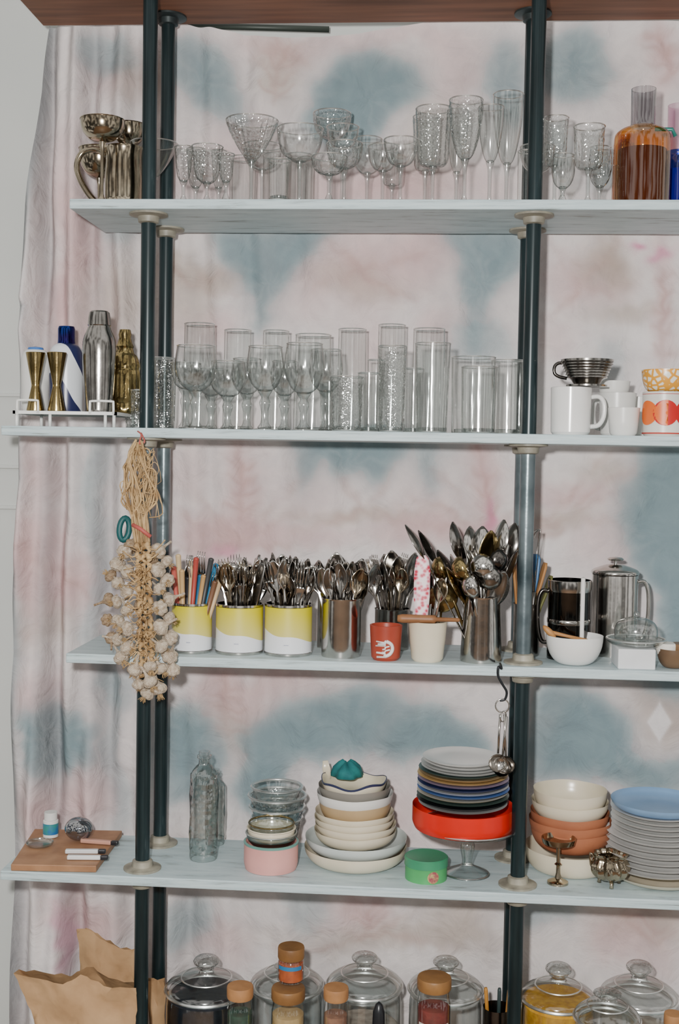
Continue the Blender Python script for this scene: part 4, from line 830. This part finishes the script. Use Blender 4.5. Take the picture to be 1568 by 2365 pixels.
t=thing('round_tin','round green tin with printed label and lid','tin',(X,Yg,ZS[4]))
GRN=mat('green_enamel',(76,164,96),.35,0,(62,144,84)); GRL=mat('green_lid',(62,142,102),.35,0,(50,124,90))
lo('body',[(0,0),(R*.96,0),(R*.96,h*.7),(0,h*.7)],GRN,t); lo('lid',[(R*.96,h*.62),(R,h*.62),(R,h*.96),(R*.95,h),(R*.85,h-.001),(0,h-.002)],GRL,t)
disc_on(t,mat('printed_label',(186,170,110),.5,0,(150,70,80),120,amt=.3),R*.965,-PI/2+.35,h*.3,h*.26,'label')
bpz=ZS[4]+.013; c=[gnd(u,v,bpz) for u,v in ((25,1996),(222,2000),(282,1918),(80,1914))]
x0=c[0][0]; g=Geo(); vv=[(x-x0,y,z) for z in (.0005,.013) for x,y in c]; g.add((vv,[(0,3,2,1),(4,5,6,7),(0,1,5,4),(1,2,6,5),(2,3,7,6),(3,0,4,7)]))
obj('cutting_board',g.mesh('cutting_board',mat('oiled_wood',(164,122,88),.5,0,(134,94,64),25,.1),False),None,(x0,0,ZS[4]),label='small rectangular wooden board under trinkets',cat='cutting board',bev=.0015)
X,Y=gnd(117,1932,bpz); R=18*sc(Y); zt=ray(117,1876,Y)[1]; h=zt-bpz
t=thing('pill_bottle','small white bottle with blue and yellow label','bottle',(X,Y,bpz+.001))
lo('body',[(0,0),(R,0),(R,h*.66),(R*.7,h*.72),(0,h*.72)],WHITE,t,n=24); lo('cap',[(R*.85,h*.7),(R*.85,h),(0,h)],WHITE,t,n=24); lo('label',[(R+.0003,h*.12),(R+.0003,h*.56)],mat('blue_label',(30,90,170),.4,0,(60,140,110),60),t,n=24)
X,Y=gnd(178,1946,bpz)
obj('paperweight',Geo().add(ball(.028,32,1.0,.85,.82)).mesh('paperweight',glass('dark_ball_glass',(.30,.36,.44),(.04,.06,.12),.5,.28,.06)),None,(X,Y+.012,bpz+.024),(0,0,0),'rounded dark blue glass paperweight','paperweight')
X,Y=gnd(110,1950,bpz)
lo('dish',bowlprof(.026,.008,.018,.0015),GT,None,(X-.012,Y-.012,bpz+.001),label='shallow clear glass dish on a wooden board',cat='dish')
for u,v,c,a,n in [(200,1972,(225,225,225),.12,'lighter'),(205,1986,(230,230,228),.1,'lighter'),(232,1950,(200,150,130),-.1,'lighter')]:
    X,Y=gnd(u,v,bpz); g=Geo().add(box(-.04,.022,-.005,.005,0,.008),0).add(box(.022,.036,-.005,.005,0,.008),1)
    obj('marker',g.mesh('marker',[mat('marker_%d'%u,c,.4),mat('black_cap',(30,30,34),.4)],False),None,(X,Y,bpz+.001),(0,0,a),'short slim marker pen lying on the board','pen',bev=.002,group='pens on the wooden board')
X,Y=gnd(1290,2048,ZS[4]); Y+=.018; zt=ray(1288,1934,Y)[1]; h=zt-ZS[4]; R=40*sc(Y)
t=thing('silver_goblet','small tarnished silver pedestal cup','goblet',(X,Y,ZS[4]))
lo('foot',[(0,0),(R*.62,0),(R*.6,.004),(.006,.010),(0,.01)],SILVER,t); lo('stem',[(.006,.009),(.0035,.02),(.0035,h*.38),(.007,h*.42),(.0035,h*.46),(.004,h*.78),(.008,h*.82)],SILVER,t,n=14); lo('cup',[(0,h*.81),(R*.6,h*.83),(R*.92,h*.88),(R,h*.99),(R,h),(R-.0015,h),(R*.88,h*.9),(R*.56,h*.86),(0,h*.85)],SILVER,t)
X,Y=gnd(1412,2055,ZS[4]); Y+=.022; zt=ray(1412,1968,Y)[1]; h=zt-ZS[4]; R=42*sc(Y)
t=thing('sugar_bowl','embossed silver shell-shaped bowl on small feet','bowl',(X,Y,ZS[4]))
lo('body',cr([(0,.010),(R*.45,.012),(R*.9,h*.35),(R,h*.6),(R*.8,h*.85),(R*.9,h*.97),(R*.8,h*.95),(R*.7,h*.8),(R*.8,h*.5),(0,.02)],3),SILVER,t,n=72,rib=(11,.09,.0,1.,40))
for k in range(3):
    a=-PI/2+k*2*PI/3; obj('foot',Geo().add(tube([(R*.4*math.cos(a),R*.4*math.sin(a),.016),(R*.6*math.cos(a),R*.6*math.sin(a),.008),(R*.62*math.cos(a),R*.62*math.sin(a),.002)],[.004,.003,.004],8)).mesh('foot',SILVER),t)
obj('handle',Geo().add(tube(cr([(-R*.8,0,h*.8),(-R*1.1,0,h*.95),(-R*1.05,0,h*.6),(-R*.9,0,h*.5)],3),.0022)).mesh('handle',SILVER),t)
# ---------------------------------------------------------------- shelf 5 jars
def bigjar(u,w,vk,vl,Y,cont,label,gm=None,fillh=.7):
    X=xat(u,Y,ZS[5]+.2); R=w/2*sc(Y); zl=ray(u,vl,Y)[1]-ZS[5]; zk=ray(u,vk,Y)[1]-ZS[5]; gm=gm or GT
    t=thing('glass_jar',label,'jar',(X,Y,ZS[5]),'large lidded glass jars')
    hb=zl-.012
    g=Geo().add(lathe(cr([(0,0),(R*.92,0),(R*.98,.008),(R*.98,hb*.85),(R*.9,hb*.95),(R*.86,hb)],3),40)).add(lip(R*.9,hb-.004,.003),1)
    obj('body',g.mesh('body',[gm,GR_],True,.6),t)
    g=Geo().add(lathe(cr([(R*1.0,hb),(R*1.02,hb+.003),(R*.96,hb+.012),(R*.7,hb+.024),(R*.35,hb+.032),(.016,hb+.036)],3),40)).add(lip(R*1.01,hb+.002,.003),1).add(lip(R*.62,hb+.026,.0015),1)
    l=obj('lid',g.mesh('lid',[GT,GR_],True,.6),t)
    z=hb+.034; kh=zk-z
    lo('knob',cr([(.015,z),(.012,z+kh*.2),(.018,z+kh*.36),(.017,z+kh*.46),(.024,z+kh*.6),(.025,z+kh*.78),(.017,z+kh*.97),(0,z+kh)],3),GC,l,n=24)
    if cont: lo('contents',[(0,.004),(R*.94,.004),(R*.95,hb*fillh),(R*.9,hb*fillh+.003),(0,hb*fillh+.006)],cont,t,n=32)
def woodjar(u,w,vt,Y,cont,label,lab=None,Z0=None,fillh=.85,lid=None,vbase=None):
    Z0=ZS[5] if Z0 is None else Z0
    X,h,R=loc(u,w,vt,Y,Z0); t=thing('storage_jar',label,'jar',(X,Y,Z0),'small jars with wooden lids')
    lh=.022; hb=h-lh
    lo('body',cr([(0,0),(R*.88,0),(R*.94,.006),(R*.94,hb*.8),(R*.88,hb*.92),(R*.84,hb)],3),GL,t)
    lo('lid',[(0,hb),(R*.92,hb),(R*.96,hb+.003),(R*.96,h-.003),(R*.92,h),(0,h)],lid or WOODL,t)
    lo('contents',[(0,.003),(R*.88,.003),(R*.89,hb*fillh),(0,hb*fillh+.003)],cont,t,n=28)
    if lab:
        z0,z1=hb*lab[1],hb*lab[2]; n=14; v=[];f=[]
        for i in range(n+1):
            a=-PI/2-1.0+2.0*i/n; v+=[(R*.955*math.cos(a),R*.955*math.sin(a),z0),(R*.955*math.cos(a),R*.955*math.sin(a),z1)]
        f=[(2*i,2*i+2,2*i+3,2*i+1) for i in range(n)]
        obj('label',Geo().add((v,f)).mesh('label',lab[0]),t)
DRK=mat('dark_beans',(24,32,44),.6,0,(12,14,20),60,.5); GRAIN=mat('pale_grain',(180,170,158),.8,0,(140,128,118),60,.4); YC=mat('yellow_lentils',(222,168,44),.7,0,(184,128,26),90,.5); SPC=mat('orange_spice',(190,92,40),.7,0,(150,64,28),70,.4); GH=mat('green_herbs',(50,84,70),.8,0,(24,44,38),50,.4); RH=mat('dark_red_spice',(130,50,44),.7,0,(90,32,30),50,.4)
bigjar(477,192,2208,2272,.10,DRK,'large glass jar full of dark beans with glass lid',None,.95)
bigjar(663,170,2228,2262,.115,None,'large clear glass jar with glass lid')
bigjar(842,176,2202,2262,.11,GRAIN,'large clear glass jar with a round-knobbed lid',None,.5)
bigjar(1030,172,2212,2272,.115,GRAIN,'large clear glass jar with a round-knobbed lid',None,.3)
bigjar(1290,172,2226,2292,.115,YC,'large glass jar of yellow lentils with glass lid',None,.98)
bigjar(1476,174,2222,2288,.115,GRAIN,'large clear glass jar of pale grain',None,.6)
bigjar(1402,150,2288,2338,-.03,GRAIN,'low clear glass jar with glass lid',None,.5)
TOM=mat('cork_brown_lid',(178,128,82),.55,0,(134,90,52),18,.2); TM2=mat('dark_wood_lid',(146,104,58),.5,0,(112,76,40),22,.2)
BLB=mat('blue_tape_label',(40,120,170),.5); YLB=mat('yellow_paper_label',(214,204,60),.5); WLB=mat('white_paper_label',(216,210,196),.5,0,(200,190,176))
woodjar(664,84,2262,-.01,mat('beige_spice',(196,168,120),.8,0,(170,140,94),60,.3),'jar of beige spice with yellow label',(YLB,.55,.78),lid=TM2)
X0=ray(664,2262,-.01)
woodjar(672,66,2172,-.01,SPC,'jar of orange spice with blue label on another jar',(BLB,.62,.8),Z0=X0[1],lid=TM2)
woodjar(553,66,2262,-.02,GH,'jar of green herbs with wooden lid',(BLB,.3,.4),lid=TOM)
woodjar(774,62,2266,-.02,mat('mixed_seed',(160,116,92),.8,0,(110,76,62),60,.4),'jar of mixed seed with white label',(WLB,.3,.7),lid=TOM)
woodjar(1000,84,2238,-.02,RH,'jar of dark red spice with white label',(WLB,.6,.75),lid=TM2)
woodjar(1552,46,2330,-.03,GRAIN,'small grain jar with wooden lid',None,lid=TOM)
X,h,R=loc(873,56,2300,-.02,ZS[5])
t=thing('dropper_bottle','small amber bottle with black dropper cap','bottle',(X,-.02,ZS[5]))
lo('body',cr([(0,0),(R,0),(R,h*.6),(R*.9,h*.68),(R*.35,h*.74)],3),mat('brown_bottle_glass',(96,70,50),.15,0,(64,48,36)),t); lo('cap',[(R*.4,h*.72),(R*.55,h*.74),(R*.5,h*.9),(R*.3,h*.97),(0,h)],BK,t)
X,h,R=loc(1146,66,2310,.08,ZS[5])
lo('pot',bowlprof(R,h,R*.9,.003,'straight'),DK,None,(X,.08,ZS[5]),label='dark pot holding small tools beside the pipe',cat='pot')
for k,(du,c) in enumerate([(-12,(190,130,50)),(2,(44,60,60)),(12,(170,120,60))]):
    utensil(Geo().add(tube([(0,0,0),(0,0,h+.025),(0,0,h+.03)],[.004,.004,.003],6)).mesh('pencil',mat('pencil_%d'%k,c,.5)),'pencil',X+du*.0008,.08,ZS[5]+.006,0,du*.006,0,'slim stick standing in a dark pot','sticks in the pot')
# paper bags: creased front and back panels
KR=mat('kraft_paper',(188,152,112),.8,0,(166,130,92),10,.6,bs=22,bd=.006)
def bag(top,bot,Yf,Yb,label,seed,jit=.006,m=11):
    r=random.Random(seed); n=len(top); V=[];f=[]
    tx=[ray(u,v,Yf) for u,v in top]; X0=sum(p[0] for p in tx)/n
    bxs=[xat(bot[0]+(bot[1]-bot[0])*i/(n-1),Yf,ZS[5]) for i in range(n)]
    for side in (0,1):
        for j in range(m+1):
            s=j/m
            for i in range(n):
                e=i/(n-1); zt=tx[i][1]-ZS[5]; x=bxs[i]+(tx[i][0]-bxs[i])*s**1.6 - X0; z=zt*s
                bulge=math.sin(PI*e)*(1-.5*s)
                y=(Yf+ (1-bulge)*.02) if side==0 else (Yb-(1-bulge)*.01)
                if side==1: z*=.985-.01*math.sin(i*2.1); y-=(Yb-Yf)*.5*s**3
                y+=.004*math.sin(e*9+s*7+seed)+.003*math.sin(e*17-s*11+seed)
                inner=0<i<n-1
                if j>0: x+=r.uniform(-jit,jit)*.6; z+=r.uniform(-jit,jit)*(.7 if j<m else .15); y+=r.uniform(-jit,jit)*1.1 if inner or side==1 else r.uniform(-jit,jit)*.3
                V.append((x,y-Yf,max(z,0)))
    K=(m+1)*n
    for side in (0,1):
        o=side*K
        for j in range(m):
            for i in range(n-1):
                a,b,c,d=o+j*n+i,o+j*n+i+1,o+(j+1)*n+i+1,o+(j+1)*n+i
                q=[(a,b,c),(a,c,d)] if (i+j+r.randint(0,1))%2 else [(a,b,d),(b,c,d)]
                f+=q if side==0 else [tuple(reversed(t)) for t in q]
    for j in range(m):
        a,b=j*n,(j+1)*n; f.append((a,b,K+b,K+a)); a,b=j*n+n-1,(j+1)*n+n-1; f.append((a,K+a,K+b,b))
    me=Geo().add((V,f)).mesh('paper_bag',KR,True,1.0)
    obj('paper_bag',me,None,(X0,Yf,ZS[5]),label=label,cat='paper bag',group='brown paper bags')
def dens(p,k=3):
    o=[]
    for a,b in zip(p,p[1:]):
        for i in range(k): o.append((a[0]+(b[0]-a[0])*i/k,a[1]+(b[1]-a[1])*i/k))
    return o+[p[-1]]
bag(dens([(172,2152),(190,2150),(212,2158),(226,2174),(246,2184),(272,2192),(300,2198),(312,2202)],2),(180,314),.10,.16,'tall creased brown paper bag with torn open top',3,.0026,16)
bag(dens([(22,2260),(62,2262),(104,2272),(140,2278),(160,2270),(182,2258),(206,2270),(236,2284),(274,2286),(312,2292)],2),(100,306),-.03,.085,'creased open brown paper bag with flared top',8,.0034,14)
bag([(338,2268),(350,2266),(362,2266),(376,2268)],(338,376),.10,.135,'narrow folded brown paper bag',5,.0015,8)
# ---------------------------------------------------------------- light
w=bpy.data.worlds.new('World'); bpy.context.scene.world=w; w.use_nodes=True; N=w.node_tree.nodes; L=w.node_tree.links
bg=N['Background']; tc=N.new('ShaderNodeTexCoord'); sx=N.new('ShaderNodeSeparateXYZ'); L.new(tc.outputs['Generated'],sx.inputs[0])
no=N.new('ShaderNodeTexNoise'); no.inputs['Scale'].default_value=4.5; no.inputs['Detail'].default_value=1; L.new(tc.outputs['Generated'],no.inputs['Vector'])
ad=N.new('ShaderNodeMath'); ad.operation='MULTIPLY_ADD'; ad.inputs[1].default_value=.12; L.new(sx.outputs[2],ad.inputs[0]); L.new(no.outputs['Fac'],ad.inputs[2])
r=N.new('ShaderNodeValToRGB'); e=r.color_ramp.elements; e[0].position=.465; e[0].color=(.05,.05,.048,1); e[1].position=.58; e[1].color=(1.05,1.03,.99,1)  # invented bright and dark surroundings, added to give metal reflections contrast
L.new(ad.outputs[0],r.inputs[0]); L.new(r.outputs[0],bg.inputs['Color']); bg.inputs['Strength'].default_value=1.0
def light(kind,l,e,size,name):
    d=bpy.data.lights.new(name,kind); d.energy=e; d.color=(1,.98,.95)
    if kind=='POINT': d.shadow_soft_size=size
    else: d.size=size
    o=bpy.data.objects.new(name,d); link(o); o.location=l; return o
light('POINT',(.40,-2.15,1.74),215,.035,'flash')
